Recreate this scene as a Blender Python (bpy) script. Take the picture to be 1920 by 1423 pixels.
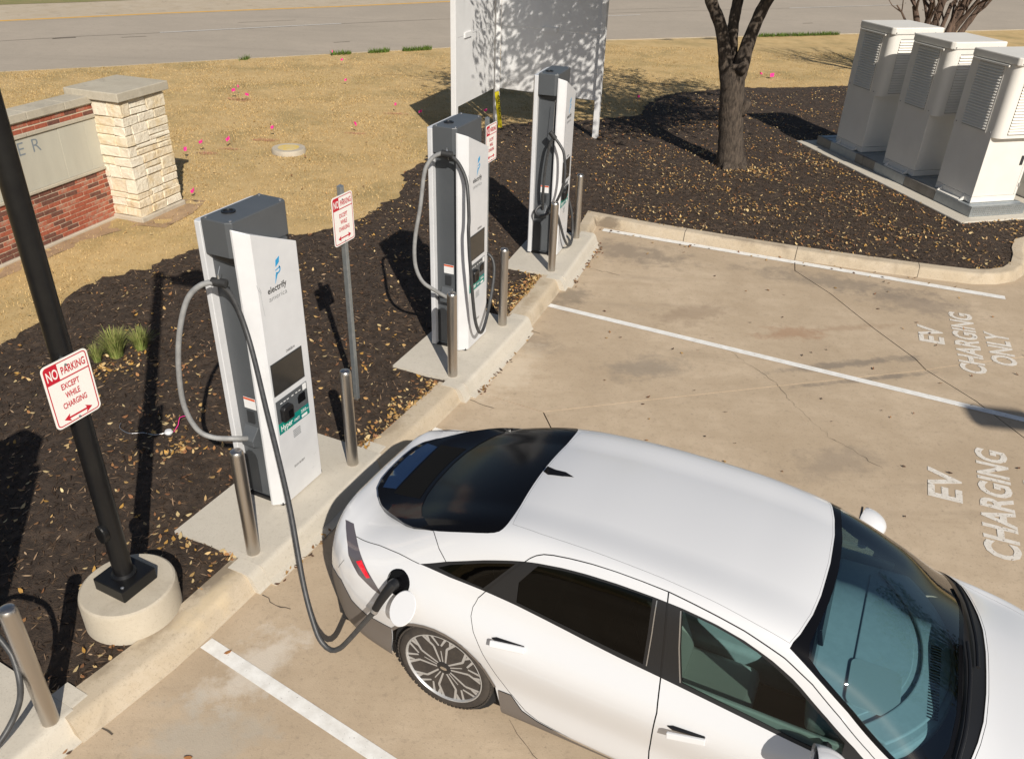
import bpy, bmesh, math, random
import numpy as np
from mathutils import Matrix, Vector
from mathutils.geometry import delaunay_2d_cdt

for o in list(bpy.data.objects): bpy.data.objects.remove(o, do_unlink=True)
scene = bpy.context.scene
COL = scene.collection
R = math.radians
random.seed(7); RNG = np.random.default_rng(7)

# ------------------------------------------------------------------ camera
cam = bpy.data.cameras.new('camera'); camo = bpy.data.objects.new('camera', cam); COL.objects.link(camo)
cam.sensor_width = 36.0; cam.lens = 1548.04 / 1920 * 36.0; cam.clip_end = 2000
pitch, roll = .537095, .0334346
fw = Vector((0, math.cos(pitch), -math.sin(pitch))); up = Vector((0, math.sin(pitch), math.cos(pitch))); rt = Vector((1, 0, 0))
r_ = rt * math.cos(roll) + up * math.sin(roll); u_ = up * math.cos(roll) - rt * math.sin(roll)
m = Matrix((r_, u_, -fw)).transposed().to_4x4(); m.translation = (0, 0, 4.75)
camo.matrix_world = m
scene.camera = camo

# ------------------------------------------------------------------ sky, sun, exposure
SUN_AZ, SUN_EL = 160.5, 37.0           # azimuth clockwise from +Y
w = bpy.data.worlds.new('World'); scene.world = w; w.use_nodes = True
nt = w.node_tree; bg = nt.nodes['Background']; sky = nt.nodes.new('ShaderNodeTexSky')
sky.sky_type = 'NISHITA'; sky.sun_disc = False; sky.sun_elevation = R(SUN_EL); sky.sun_rotation = R(SUN_AZ)
sky.air_density = 1.0; sky.dust_density = 1.0; sky.ozone_density = 1.0
nt.links.new(sky.outputs[0], bg.inputs[0]); bg.inputs[1].default_value = 0.055
sl = bpy.data.lights.new('sun', 'SUN'); slo = bpy.data.objects.new('sun', sl); COL.objects.link(slo)
sl.energy = 4.4; sl.angle = R(.5); sl.color = (1.0, .935, .835)
sd = Vector((math.sin(R(SUN_AZ)) * math.cos(R(SUN_EL)), math.cos(R(SUN_AZ)) * math.cos(R(SUN_EL)), math.sin(R(SUN_EL))))
slo.rotation_euler = sd.to_track_quat('Z', 'Y').to_euler(); slo.location = (6, -8, 12)
scene.view_settings.view_transform = 'Standard'; scene.view_settings.look = 'None'
scene.view_settings.exposure = 0.22; scene.view_settings.gamma = 1.0

# ------------------------------------------------------------------ materials
MAT = {}
def mat(name, c1, c2=None, scale=6.0, rough=.6, metal=0.0, bump=0.0, bscale=60.0, coat=0.0, detail=5.0, attr=False, spec=.5, lo=.35, hi=.65, stretch=None, wear=0.0, c3=None, s3=1.3, rvar=0.0):
    m = bpy.data.materials.new(name); m.use_nodes = True; t = m.node_tree; N = t.nodes; L = t.links
    b = N['Principled BSDF']; b.inputs['Roughness'].default_value = rough; b.inputs['Metallic'].default_value = metal
    b.inputs['Coat Weight'].default_value = coat; b.inputs['Coat Roughness'].default_value = .04; b.inputs['Specular IOR Level'].default_value = spec
    b.inputs['Base Color'].default_value = (*c1, 1)
    co = N.new('ShaderNodeTexCoord'); vec = co.outputs['Object']
    if stretch:
        mp = N.new('ShaderNodeMapping'); mp.inputs['Scale'].default_value = stretch; L.new(vec, mp.inputs[0]); vec = mp.outputs[0]
    def noise(sc, de=detail):
        n = N.new('ShaderNodeTexNoise'); n.inputs['Scale'].default_value = sc; n.inputs['Detail'].default_value = de; n.inputs['Roughness'].default_value = .62; L.new(vec, n.inputs['Vector']); return n.outputs['Fac']
    def mr(fac, a, bb):
        k = N.new('ShaderNodeMapRange'); k.inputs[1].default_value = a; k.inputs[2].default_value = bb; L.new(fac, k.inputs[0]); return k.outputs[0]
    def mix(f, a, bb, mode='MIX'):
        k = N.new('ShaderNodeMix'); k.data_type = 'RGBA'; k.blend_type = mode
        if isinstance(f, float): k.inputs[0].default_value = f
        else: L.new(f, k.inputs[0])
        for s, v in ((6, a), (7, bb)):
            if isinstance(v, tuple): k.inputs[s].default_value = (*v, 1)
            else: L.new(v, k.inputs[s])
        return k.outputs[2]
    colr = None
    if c2 is not None: colr = mix(mr(noise(scale), lo, hi), c1, c2)
    if c3 is not None: colr = mix(mr(noise(s3, 6), .48, .72), colr if colr else c1, c3)
    if attr:
        a = N.new('ShaderNodeAttribute'); a.attribute_name = 'col'; colr = a.outputs['Color']
    if colr is not None: L.new(colr, b.inputs['Base Color'])
    if rvar:
        k = N.new('ShaderNodeMapRange'); k.inputs[3].default_value = max(rough - rvar, .02); k.inputs[4].default_value = min(rough + rvar, 1); L.new(noise(scale * 3), k.inputs[0]); L.new(k.outputs[0], b.inputs['Roughness'])
    if bump:
        bp = N.new('ShaderNodeBump'); bp.inputs['Strength'].default_value = bump; bp.inputs['Distance'].default_value = .02
        L.new(noise(bscale, 6), bp.inputs['Height']); L.new(bp.outputs[0], b.inputs['Normal'])
    if wear:
        out = N['Material Output']; ms = N.new('ShaderNodeMixShader'); tr = N.new('ShaderNodeBsdfTransparent')
        L.new(mr(noise(38.0, 8), .5 + .25 * (1 - wear), .56 + .25 * (1 - wear)), ms.inputs[0]); L.new(b.outputs[0], ms.inputs[1]); L.new(tr.outputs[0], ms.inputs[2]); L.new(ms.outputs[0], out.inputs[0])
    MAT[name] = m; return m

def glass(name, tint, refl_rough=.0, ior=1.5, boost=1.0):
    m = bpy.data.materials.new(name); m.use_nodes = True; t = m.node_tree; N = t.nodes; L = t.links
    N.remove(N['Principled BSDF']); out = N['Material Output']
    tr = N.new('ShaderNodeBsdfTransparent'); tr.inputs[0].default_value = (*tint, 1)
    gl = N.new('ShaderNodeBsdfGlossy'); gl.inputs['Roughness'].default_value = refl_rough; gl.inputs['Color'].default_value = (1, 1, 1, 1)
    fr = N.new('ShaderNodeFresnel'); fr.inputs[0].default_value = ior
    k = N.new('ShaderNodeMath'); k.operation = 'MULTIPLY'; k.inputs[1].default_value = boost; k.use_clamp = True; L.new(fr.outputs[0], k.inputs[0])
    ms = N.new('ShaderNodeMixShader'); L.new(k.outputs[0], ms.inputs[0]); L.new(tr.outputs[0], ms.inputs[1]); L.new(gl.outputs[0], ms.inputs[2]); L.new(ms.outputs[0], out.inputs[0])
    MAT[name] = m; return m

def concrete(name, base, stain, dark, scale=1.0, darkamt=.5, dirs=(1, 1, 1)):
    """sunlit concrete: large blotches, small mottling, dark drip or tyre stains, fine grit"""
    m = bpy.data.materials.new(name); m.use_nodes = True; t = m.node_tree; N = t.nodes; L = t.links; b = N['Principled BSDF']
    b.inputs['Roughness'].default_value = .86; b.inputs['Specular IOR Level'].default_value = .25
    g = N.new('ShaderNodeNewGeometry'); pos = g.outputs['Position']
    def noise(sc, de, dist=0.0, st=None):
        v = pos
        if st:
            mp = N.new('ShaderNodeMapping'); mp.inputs['Scale'].default_value = st; mp.inputs['Rotation'].default_value = (0, 0, R(25)); L.new(pos, mp.inputs[0]); v = mp.outputs[0]
        n = N.new('ShaderNodeTexNoise'); n.inputs['Scale'].default_value = sc * scale; n.inputs['Detail'].default_value = de; n.inputs['Roughness'].default_value = .6; n.inputs['Distortion'].default_value = dist; L.new(v, n.inputs['Vector']); return n.outputs['Fac']
    def mr(f, a, bb, c=0., d=1.):
        k = N.new('ShaderNodeMapRange'); k.inputs[1].default_value = a; k.inputs[2].default_value = bb; k.inputs[3].default_value = c; k.inputs[4].default_value = d; L.new(f, k.inputs[0]); return k.outputs[0]
    def mix(f, a, bb, mode='MIX'):
        k = N.new('ShaderNodeMix'); k.data_type = 'RGBA'; k.blend_type = mode; L.new(f, k.inputs[0])
        for s, v in ((6, a), (7, bb)):
            if isinstance(v, tuple): k.inputs[s].default_value = (*v, 1)
            else: L.new(v, k.inputs[s])
        return k.outputs[2]
    c = mix(mr(noise(.7, 6, .6), .35, .68), base, stain)
    c = mix(mr(noise(5.0, 9), .42, .72, 0, .6), c, stain)
    c = mix(mr(noise(2.2, 9, .8, (.35, 2.4, 1)), .52, .72, 0, .5), c, stain)
    c = mix(mr(noise(17.0, 9), .56, .75, 0, .5), c, dark)
    c = mix(mr(noise(.9, 7, 1.2, dirs), .55, .78, 0, darkamt), c, dark)
    c = mix(mr(noise(45.0, 4), .58, .72, 0, .6), c, dark)
    c = mix(mr(noise(140.0, 2), .2, .42, .25, 0), c, tuple(min(1, x * 1.5) for x in base))
    L.new(c, b.inputs['Base Color'])
    bp = N.new('ShaderNodeBump'); bp.inputs['Strength'].default_value = .35; bp.inputs['Distance'].default_value = .006; L.new(noise(90.0, 5), bp.inputs['Height']); L.new(bp.outputs[0], b.inputs['Normal'])
    MAT[name] = m; return m

concrete('lot', (.52, .415, .30), (.40, .31, .215), (.25, .20, .148), 1.0, .4, (.5, 1.6, 1))
concrete('kerbm', (.51, .435, .335), (.45, .37, .265), (.23, .185, .135), 2.2, .6)
concrete('padm', (.56, .515, .44), (.50, .46, .39), (.38, .34, .28), 1.4, .35)
concrete('pedm', (.53, .475, .385), (.46, .405, .32), (.31, .26, .20), 3.0, .5)
concrete('roadm', (.42, .36, .29), (.365, .315, .255), (.26, .225, .185), .35, .4, (.25, 2.2, 1))
concrete('stonecap', (.50, .455, .365), (.42, .375, .295), (.20, .18, .15), 3.0, .6)
mat('joint', (.06, .05, .04), rough=.95)
mat('paint', (.80, .79, .76), (.66, .64, .60), 9, .7, wear=.4, bump=.1)
mat('paint_worn', (.70, .66, .60), (.60, .55, .48), 14, .8, wear=.62)
mat('yellowline', (.78, .42, .05), (.66, .36, .06), 6, .7, wear=.4)
mat('roadline', (.62, .60, .56), rough=.7, wear=.7)
mat('crackm', (.10, .08, .06), rough=.9)
mat('mulchm', (.028, .018, .0115), (.06, .039, .025), 22, .95, bump=1.0, bscale=70, c3=(.095, .064, .043), s3=7)
mat('lawnm', (.50, .345, .15), (.57, .41, .195), 3.0, .95, bump=.6, bscale=120, c3=(.34, .255, .11), s3=.7)
mat('dirt', (.40, .27, .16), (.30, .20, .115), 5, .95, bump=.5, bscale=40)
mat('farlawn', (.28, .22, .10), (.18, .19, .06), .8, .95, bump=.5, bscale=30)
mat('attr', (1, 1, 1), rough=.85, attr=True, spec=.2)
mat('attrgloss', (1, 1, 1), rough=.5, attr=True, spec=.35)
mat('steel', (.58, .54, .50), (.50, .47, .43), 3, .36, 1.0, stretch=(1, 1, .05), rvar=.06)
mat('galv', (.36, .40, .42), (.46, .49, .51), 16, .5, .85, bump=.05)
mat('galvgrey', (.40, .43, .45), (.34, .37, .39), 12, .5, .6)
mat('blackpole', (.006, .006, .007), (.010, .010, .010), 8, .38, 0, spec=.35)
mat('white', (.65, .655, .67), (.60, .605, .62), 4, .35, coat=.2)
mat('whitewall', (.72, .72, .72), (.68, .68, .68), 3, .5, bump=.06, bscale=12)
mat('cabm', (.74, .715, .665), (.70, .675, .625), 2.5, .45, bump=.03, bscale=200)
mat('cabdark', (.36, .35, .33), rough=.6)
mat('chgrey', (.085, .092, .10), (.075, .082, .09), 3, .42)
mat('chdark', (.03, .032, .035), rough=.5)
mat('chscreen', (.045, .04, .035), (.03, .028, .025), 2, .12)
mat('black', (.010, .010, .011), rough=.4)
mat('blackgloss', (.005, .005, .006), rough=.08, spec=.18)
mat('rubber', (.016, .016, .017), (.028, .028, .028), 30, .62)
mat('cablem', (.035, .036, .038), (.055, .056, .058), 25, .48, rvar=.1)
mat('cablelight', (.30, .30, .295), (.22, .22, .22), 14, .55)
mat('red', (.50, .012, .03), rough=.45)
mat('signwhite', (.82, .80, .76), rough=.45)
mat('blue', (.02, .30, .58), rough=.4); mat('ink', (.02, .02, .02), rough=.5)
mat('green', (.0, .26, .17), (.0, .14, .17), 5, .4)
mat('labelwhite', (.75, .75, .75), rough=.5)
mat('orange', (.62, .10, .03), rough=.5)
mat('mortar', (.66, .56, .42), (.58, .49, .36), 30, .95, bump=.4)
mat('brick_a', (.40, .11, .06), (.28, .075, .042), 26, .9, bump=.4, bscale=90)
mat('brick_b', (.19, .075, .05), (.12, .05, .037), 26, .9, bump=.4, bscale=90)
mat('brick_c', (.45, .14, .08), (.32, .09, .055), 20, .9, bump=.4, bscale=90, c3=(.38, .26, .19), s3=12)
mat('lime_a', (.74, .66, .51), (.68, .59, .44), 9, .9, bump=1.0, bscale=16, c3=(.64, .50, .29), s3=5)
mat('lime_b', (.77, .71, .58), (.71, .63, .50), 7, .9, bump=1.0, bscale=16)
mat('lime_c', (.70, .59, .42), (.75, .66, .51), 9, .9, bump=1.0, bscale=16, c3=(.60, .45, .25), s3=6)
mat('panelstone', (.50, .48, .40), (.44, .42, .35), 2.2, .8, bump=.1, bscale=60, stretch=(1, 1, .25))
mat('letter', (.19, .22, .25), rough=.7)
mat('bark', (.105, .08, .06), (.03, .023, .018), 26, .95, bump=1.0, bscale=34, stretch=(1, 1, .3))
mat('bark2', (.16, .105, .075), (.06, .04, .03), 14, .95, bump=.8, bscale=22, stretch=(1, 1, .25))
mat('pink', (.85, .03, .28), rough=.6); mat('pinkpaint', (.62, .20, .14), (.52, .28, .16), 9, .9, wear=1.25)
mat('yellowstake', (.55, .46, .01), rough=.5)
mat('discyellow', (.66, .46, .10), (.6, .5, .3), 8, .8)
mat('carpaint', (.645, .65, .665), rough=.27, coat=1.0, spec=.5)
mat('cartrim', (.012, .012, .013), rough=.5)
mat('clad', (.15, .13, .115), rough=.55)
mat('carint', (.30, .33, .34), (.27, .30, .31), 20, .8)
mat('carseat', (.50, .52, .50), rough=.75); mat('carfloor', (.012, .012, .013), rough=.9)
mat('alloy', (.52, .52, .52), rough=.35, metal=.5); mat('alloydark', (.03, .03, .032), rough=.4, metal=.4)
mat('tyre', (.035, .029, .025), (.055, .045, .037), 14, .85, bump=.3, bscale=40)
mat('taillens', (.10, .09, .10), rough=.12, coat=.8); mat('tailred', (.75, .01, .03), rough=.15, coat=.8)
mat('bluelens', (.008, .02, .055), rough=.05, coat=1.0)
mat('chrome', (.7, .7, .7), rough=.12, metal=1.0)
mat('silver', (.55, .55, .56), rough=.35, metal=.9)
glass('ws_glass', (.62, .85, .90), boost=1.8); glass('door_glass', (.60, .74, .68), boost=.7); glass('dark_glass', (.05, .054, .055), boost=.5)
mat('rearglassm', (.004, .004, .005), rough=.16, spec=.14)

# ribbed black plastic strip
def ribmat():
    m = mat('ribm', (.005, .005, .005), rough=.4, spec=.2); return m
ribmat()

# ------------------------------------------------------------------ mesh helpers
class MB:
    def __init__(s): s.v = []; s.f = []
    def add(s, vs, fs):
        k = len(s.v); s.v += [tuple(p) for p in vs]; s.f += [tuple(i + k for i in f) for f in fs]; return s
    def box(s, x0, x1, y0, y1, z0, z1):
        v = [(x, y, z) for x in (x0, x1) for y in (y0, y1) for z in (z0, z1)]
        return s.add(v, [(0, 1, 3, 2), (4, 6, 7, 5), (0, 4, 5, 1), (2, 3, 7, 6), (0, 2, 6, 4), (1, 5, 7, 3)])
    def prism(s, poly, z0, z1, f=lambda x, y, z: (x, y, z)):
        n = len(poly); a = sum(poly[i][0] * poly[(i + 1) % n][1] - poly[(i + 1) % n][0] * poly[i][1] for i in range(n))
        if a < 0: poly = poly[::-1]
        v = [f(x, y, z0) for x, y in poly] + [f(x, y, z1) for x, y in poly]
        return s.add(v, [tuple(range(n))[::-1], tuple(range(n, 2 * n))] + [(i, (i + 1) % n, n + (i + 1) % n, n + i) for i in range(n)])
    def tube(s, path, rad, n=10, cap=True):
        P = [Vector(p) for p in path]; k = len(P); rads = rad if hasattr(rad, '__len__') else [rad] * k
        rings = []; ref = None
        for i in range(k):
            d = (P[min(i + 1, k - 1)] - P[max(i - 1, 0)]).normalized()
            if ref is None: ref = Vector((1, 0, 0)) if abs(d.x) < .9 else Vector((0, 1, 0))
            ref = (ref - d * ref.dot(d)).normalized(); q = d.cross(ref)
            rings.append([P[i] + (ref * math.cos(a) + q * math.sin(a)) * rads[i] for a in [2 * math.pi * j / n for j in range(n)]])
        v = [tuple(p) for r in rings for p in r]; f = []
        for i in range(k - 1):
            for j in range(n): f.append((i * n + j, i * n + (j + 1) % n, (i + 1) * n + (j + 1) % n, (i + 1) * n + j))
        if cap: f.append(tuple(range(n))[::-1]); f.append(tuple((k - 1) * n + j for j in range(n)))
        return s.add(v, f)
    def lathe(s, prof, n=32, M=None, closed=False):
        v = []; f = []; k = len(prof)
        for r, z in prof:
            for j in range(n):
                a = 2 * math.pi * j / n; p = Vector((r * math.cos(a), r * math.sin(a), z)); v.append(tuple(M @ p if M else p))
        for i in range(k - 1 if not closed else k):
            for j in range(n):
                i2 = (i + 1) % k; f.append((i * n + j, i * n + (j + 1) % n, i2 * n + (j + 1) % n, i2 * n + j))
        if not closed:
            f.append(tuple(range(n))[::-1]); f.append(tuple((k - 1) * n + j for j in range(n)))
        return s.add(v, f)
    def build(s, name, material, parent=None, smooth=False, bevel=0, seg=2, M=None, angle=35):
        me = bpy.data.meshes.new(name); me.from_pydata(s.v, [], s.f); me.update()
        return link(name, me, material, parent, smooth, bevel, seg, M, angle)

def link(name, me, material, parent=None, smooth=False, bevel=0, seg=2, M=None, angle=35):
    if M is not None: me.transform(M)
    if material is not None and len(me.materials) == 0: me.materials.append(MAT[material] if isinstance(material, str) else material)
    o = bpy.data.objects.new(name, me); COL.objects.link(o)
    if smooth:
        me.polygons.foreach_set('use_smooth', [True] * len(me.polygons)); me.update()
        try: me.set_sharp_from_angle(angle=R(angle))
        except Exception: pass
    if bevel:
        b = o.modifiers.new('bevel', 'BEVEL'); b.width = bevel; b.segments = seg; b.limit_method = 'ANGLE'; b.angle_limit = R(40); b.harden_normals = False
    if parent is not None: o.parent = parent
    return o

def tag(o, label=None, cat=None, group=None, kind=None):
    if label: o['label'] = label
    if cat: o['category'] = cat
    if group: o['group'] = group
    if kind: o['kind'] = kind
    return o
def empty(name, loc, rz=0.0, label=None, cat=None, group=None):
    o = bpy.data.objects.new(name, None); COL.objects.link(o); o.location = loc; o.rotation_euler = (0, 0, rz); o.empty_display_size = .2
    return tag(o, label, cat, group)
def copy_tree(o, parent=None):
    c = o.copy(); COL.objects.link(c); c.parent = parent
    for ch in list(o.children): copy_tree(ch, c)
    return c
def bigmesh(name, V, F, material, colors=None, parent=None, smooth=False):
    """V (n,3) float array, F (m,k) int array of one polygon size"""
    me = bpy.data.meshes.new(name); V = np.asarray(V, np.float32); F = np.asarray(F, np.int32); k = F.shape[1]
    me.vertices.add(len(V)); me.vertices.foreach_set('co', V.ravel()); me.loops.add(F.size); me.loops.foreach_set('vertex_index', F.ravel())
    me.polygons.add(len(F)); me.polygons.foreach_set('loop_start', np.arange(0, F.size, k, dtype=np.int32))
    if smooth: me.polygons.foreach_set('use_smooth', np.ones(len(F), bool))
    me.update(calc_edges=True); me.validate()
    if colors is not None:
        a = me.attributes.new('col', 'FLOAT_COLOR', 'FACE'); c = np.ones((len(F), 4), np.float32); c[:, :3] = colors; a.data.foreach_set('color', c.ravel())
    return link(name, me, material, parent)
def cr(path, step=.03):
    """Catmull-Rom resample of a 3D polyline"""
    P = [Vector(p) for p in path]; out = []
    for i in range(len(P) - 1):
        p0, p1, p2, p3 = P[max(i - 1, 0)], P[i], P[i + 1], P[min(i + 2, len(P) - 1)]; n = max(2, int((p2 - p1).length / step))
        for j in range(n):
            t = j / n; out.append(.5 * ((2 * p1) + (p2 - p0) * t + (2 * p0 - 5 * p1 + 4 * p2 - p3) * t * t + (3 * p1 - p0 - 3 * p2 + p3) * t ** 3))
    out.append(P[-1]); return out
def inpoly(pts, poly):
    pts = np.asarray(pts, float); x, y = pts[:, 0], pts[:, 1]; c = np.zeros(len(pts), bool); n = len(poly)
    for i in range(n):
        x0, y0 = poly[i]; x1, y1 = poly[(i + 1) % n]
        if y0 == y1: continue
        k = ((y0 > y) != (y1 > y)) & (x < (x1 - x0) * (y - y0) / (y1 - y0) + x0); c ^= k
    return c
def dens(poly, step, closed=True):
    out = []; n = len(poly)
    for i in range(n if closed else n - 1):
        a = np.array(poly[i]); b = np.array(poly[(i + 1) % n]); k = max(1, int(math.ceil(np.linalg.norm(b - a) / step)))
        out += [tuple(a + (b - a) * j / k) for j in range(k)]
    if not closed: out.append(tuple(poly[-1]))
    return out
def tri(outers, holes=(), step=.3, grid=None, jitter=0.0):
    """triangulate polygons with holes, interior grid points; returns verts (n,2), tris"""
    V = []; E = []
    for p in list(outers) + list(holes):
        k = len(V); n = len(p); V += [tuple(q) for q in p]; E += [(k + i, k + (i + 1) % n) for i in range(n)]
    allp = np.array([q for p in outers for q in p]); lo, hi = allp.min(0), allp.max(0); sx, sy = (grid if grid else (step, step))
    gx, gy = np.meshgrid(np.arange(lo[0] + sx * .5, hi[0], sx), np.arange(lo[1] + sy * .5, hi[1], sy)); G = np.stack([gx.ravel(), gy.ravel()], 1)
    if jitter: G = G + RNG.uniform(-jitter, jitter, G.shape)
    def inside(P):
        c = np.zeros(len(P), bool)
        for p in outers: c |= inpoly(P, p)
        for h in holes: c &= ~inpoly(P, h)
        return c
    G = G[inside(G)]
    # drop grid points that hug the boundary
    B = np.array(V)
    if len(G) and len(B) < 3000:
        d2 = np.full(len(G), 1e9)
        for i in range(0, len(B), 200):
            q = B[i:i + 200]; d2 = np.minimum(d2, (((G[:, None] - q[None]) / np.array([sx, sy])) ** 2).sum(2).min(1))
        G = G[d2 > .12]
    V += [tuple(q) for q in G]
    vo, eo, fo, *_ = delaunay_2d_cdt([Vector(p) for p in V], E, [], 0, 1e-6)
    VV = np.array([tuple(p) for p in vo]); T = np.array([f for f in fo if len(f) == 3]); c = VV[T].mean(1)
    return VV, T[inside(c)]

BOLD = .018
def text_mesh(body, size, sx=1.0, align='CENTER', spacing=1.0):
    global BOLD
    cu = bpy.data.curves.new('txt', 'FONT'); cu.body = body; cu.size = size; cu.align_x = align; cu.space_character = spacing; cu.resolution_u = 3; cu.offset = BOLD
    o = bpy.data.objects.new('txt', cu); COL.objects.link(o); dg = bpy.context.evaluated_depsgraph_get(); me = bpy.data.meshes.new_from_object(o.evaluated_get(dg))
    bpy.data.objects.remove(o); bpy.data.curves.remove(cu); me.materials.clear(); me.transform(Matrix.Diagonal((sx, 1, 1, 1))); return me
def fit_text(body, width, height, align='CENTER', bold=None):
    """text scaled to an exact cap box: width x height, centred on x, baseline at 0"""
    global BOLD
    b_ = BOLD; BOLD = b_ if bold is None else bold; me = text_mesh(body, 1.0); BOLD = b_; c = np.array([v.co[:] for v in me.vertices]); lo, hi = c.min(0), c.max(0); cap = .729 if not any(ch in body for ch in 'ypgqj') else None
    h = (hi[1] - max(lo[1], 0)) if cap is None else hi[1] - lo[1]
    me.transform(Matrix.Translation((-(lo[0] + hi[0]) / 2, -(lo[1] if cap else 0), 0))); me.transform(Matrix.Diagonal((width / (hi[0] - lo[0]), height / h, 1, 1))); return me
FACE = Matrix(((0, 0, 1, 0), (1, 0, 0, 0), (0, 1, 0, 0), (0, 0, 0, 1)))     # text x->Y, y->Z, normal->X
def rrect(w, h, r, n=5):
    o = []
    for cx, cy, a0 in ((w / 2 - r, h / 2 - r, 0), (-w / 2 + r, h / 2 - r, 90), (-w / 2 + r, -h / 2 + r, 180), (w / 2 - r, -h / 2 + r, 270)):
        o += [(cx + r * math.cos(R(a0 + 90 * i / n)), cy + r * math.sin(R(a0 + 90 * i / n))) for i in range(n + 1)]
    return o
def az(a): a = R(a); return Vector((math.cos(a), -math.sin(a), 0)), Vector((math.sin(a), math.cos(a), 0))   # front n, along t
# ================================================================== SETTING: parking lot
def inset(poly, d):
    n = len(poly); P = [Vector(p) for p in poly]; a = sum(P[i].x * P[(i + 1) % n].y - P[(i + 1) % n].x * P[i].y for i in range(n))
    if a < 0: P = P[::-1]
    out = []
    for i in range(n):
        e0 = (P[i] - P[i - 1]).normalized(); e1 = (P[(i + 1) % n] - P[i]).normalized(); n0 = Vector((-e0.y, e0.x)); n1 = Vector((-e1.y, e1.x)); b = n0 + n1
        k = b.dot(n0); out.append(P[i] + b * (d / k if abs(k) > .25 else 0))
    return [tuple(p) for p in out]

def add_stains(matname, blobs):
    m = MAT[matname]; t = m.node_tree; N = t.nodes; L = t.links; b = N['Principled BSDF']; src = b.inputs['Base Color'].links[0].from_socket
    g = N.new('ShaderNodeNewGeometry'); nz = N.new('ShaderNodeTexNoise'); nz.inputs['Scale'].default_value = 4.5; nz.inputs['Detail'].default_value = 10; nz.inputs['Roughness'].default_value = .68; L.new(g.outputs['Position'], nz.inputs['Vector'])
    for (cx, cy, rx, ry, ang, colr, amt) in blobs:
        mp = N.new('ShaderNodeMapping'); mp.vector_type = 'TEXTURE'; mp.inputs['Location'].default_value = (cx, cy, 0); mp.inputs['Rotation'].default_value = (0, 0, R(ang)); mp.inputs['Scale'].default_value = (rx, ry, 1); L.new(g.outputs['Position'], mp.inputs[0])
        ln = N.new('ShaderNodeVectorMath'); ln.operation = 'LENGTH'; L.new(mp.outputs[0], ln.inputs[0])
        ad = N.new('ShaderNodeMath'); ad.operation = 'MULTIPLY_ADD'; L.new(nz.outputs['Fac'], ad.inputs[0]); ad.inputs[1].default_value = 3.0; ad.inputs[2].default_value = -1.5
        sm = N.new('ShaderNodeMath'); sm.operation = 'ADD'; L.new(ln.outputs['Value'], sm.inputs[0]); L.new(ad.outputs[0], sm.inputs[1])
        mr = N.new('ShaderNodeMapRange'); mr.inputs[1].default_value = .95; mr.inputs[2].default_value = .3; mr.inputs[3].default_value = 0; mr.inputs[4].default_value = amt; L.new(sm.outputs[0], mr.inputs[0])
        mx = N.new('ShaderNodeMix'); mx.data_type = 'RGBA'; L.new(mr.outputs[0], mx.inputs[0]); L.new(src, mx.inputs[6]); mx.inputs[7].default_value = (*colr, 1); src = mx.outputs[2]
    L.new(src, b.inputs['Base Color'])
add_stains('lot', [(3.55, 9.35, .55, .22, 8, (.32, .175, .10), .5), (4.3, 9.55, .7, .10, 12, (.28, .18, .115), .4), (1.55, 8.35, .6, .35, 20, (.22, .19, .155), .55),
                   (1.75, 11.9, 1.2, .5, -20, (.22, .18, .14), .65), (4.0, 8.6, 1.3, .10, 14, (.16, .14, .12), .6), (4.1, 8.25, 1.1, .06, 14, (.16, .14, .12), .6), (4.6, 11.0, 1.6, .35, -20, (.21, .175, .14), .55),
                   (5.5, 10.4, .9, .5, -20, (.22, .18, .145), .5), (.75, 10.2, .5, .3, 70, (.18, .15, .115), .6), (.2, 8.9, .35, .5, 60, (.22, .18, .14), .5), (2.3, 9.8, .7, .35, 30, (.27, .2, .14), .5), (-1.75, 3.9, .55, .28, 60, (.62, .56, .48), .7), (-1.9, 3.3, .5, .45, 30, (.40, .36, .30), .6), (-.9, 5.5, .25, .7, -25, (.6, .53, .44), .5), (.0, 8.2, .3, .8, -20, (.62, .53, .41), .5), (3.2, 6.6, .7, .3, 20, (.26, .21, .16), .5)])

add_stains('kerbm', [(-2.25, 4.6, .30, .14, 62, (.17, .135, .095), .75), (-2.45, 4.1, .25, .10, 62, (.22, .17, .115), .6), (-2.2, 4.35, .4, .1, 62, (.62, .50, .33), .6), (-1.2, 6.7, .3, .1, 62, (.24, .18, .12), .5), (1.5, 12.95, .3, .12, -20, (.16, .125, .09), .8), (.2, 9.8, .5, .1, 70, (.3, .23, .15), .5), (3.5, 12.2, .8, .08, -22, (.25, .20, .15), .6), (5.2, 11.6, .8, .08, -18, (.3, .24, .17), .5), (-2.7, 3.7, .2, .1, 60, (.24, .19, .13), .6)])
lot = MB().box(-14, 26, -14, 16.5, -.3, -.03).build('parking_lot', 'joint'); tag(lot, kind='structure')
N1 = (.34, 7.33); K = (4.88, 8.52); J4 = [(4.32, 12.09), (4.13, 11.39), (4.41, 10.61), (4.64, 9.58), (4.86, 8.79)]; J4b = [(5.16, 7.84), (5.33, 7.15), (6.5, 2.5), (8.2, -4.5)]
J3a = [(1.61, 7.67), (4.75, 8.48)]; J3b = [(5.25, 8.64), (26, 14.6)]; J1 = (-3, 8.97); J2 = [(.40, 7.10), (1.2, 4.0), (3.4, -4.5)]
slabs = [[J1, (-3, 16), (4.32, 16)] + J4 + [K] + J3a[::-1] + [N1],
         [(4.32, 16), (26, 16)] + J3b[::-1] + [K] + J4[::-1],
         [N1] + J3a + [K] + J4b + J2[::-1],
         [N1] + J2 + [(3.4, -13), (-13, -13), (-13, 12), (-3, 12), J1],
         [K] + J3b + [(26, -13), (8.2, -13)] + J4b[::-1]]
for p in slabs:
    MB().prism(inset(p, .0065), -.028, 0.0).build('slab', 'lot', lot)

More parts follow.
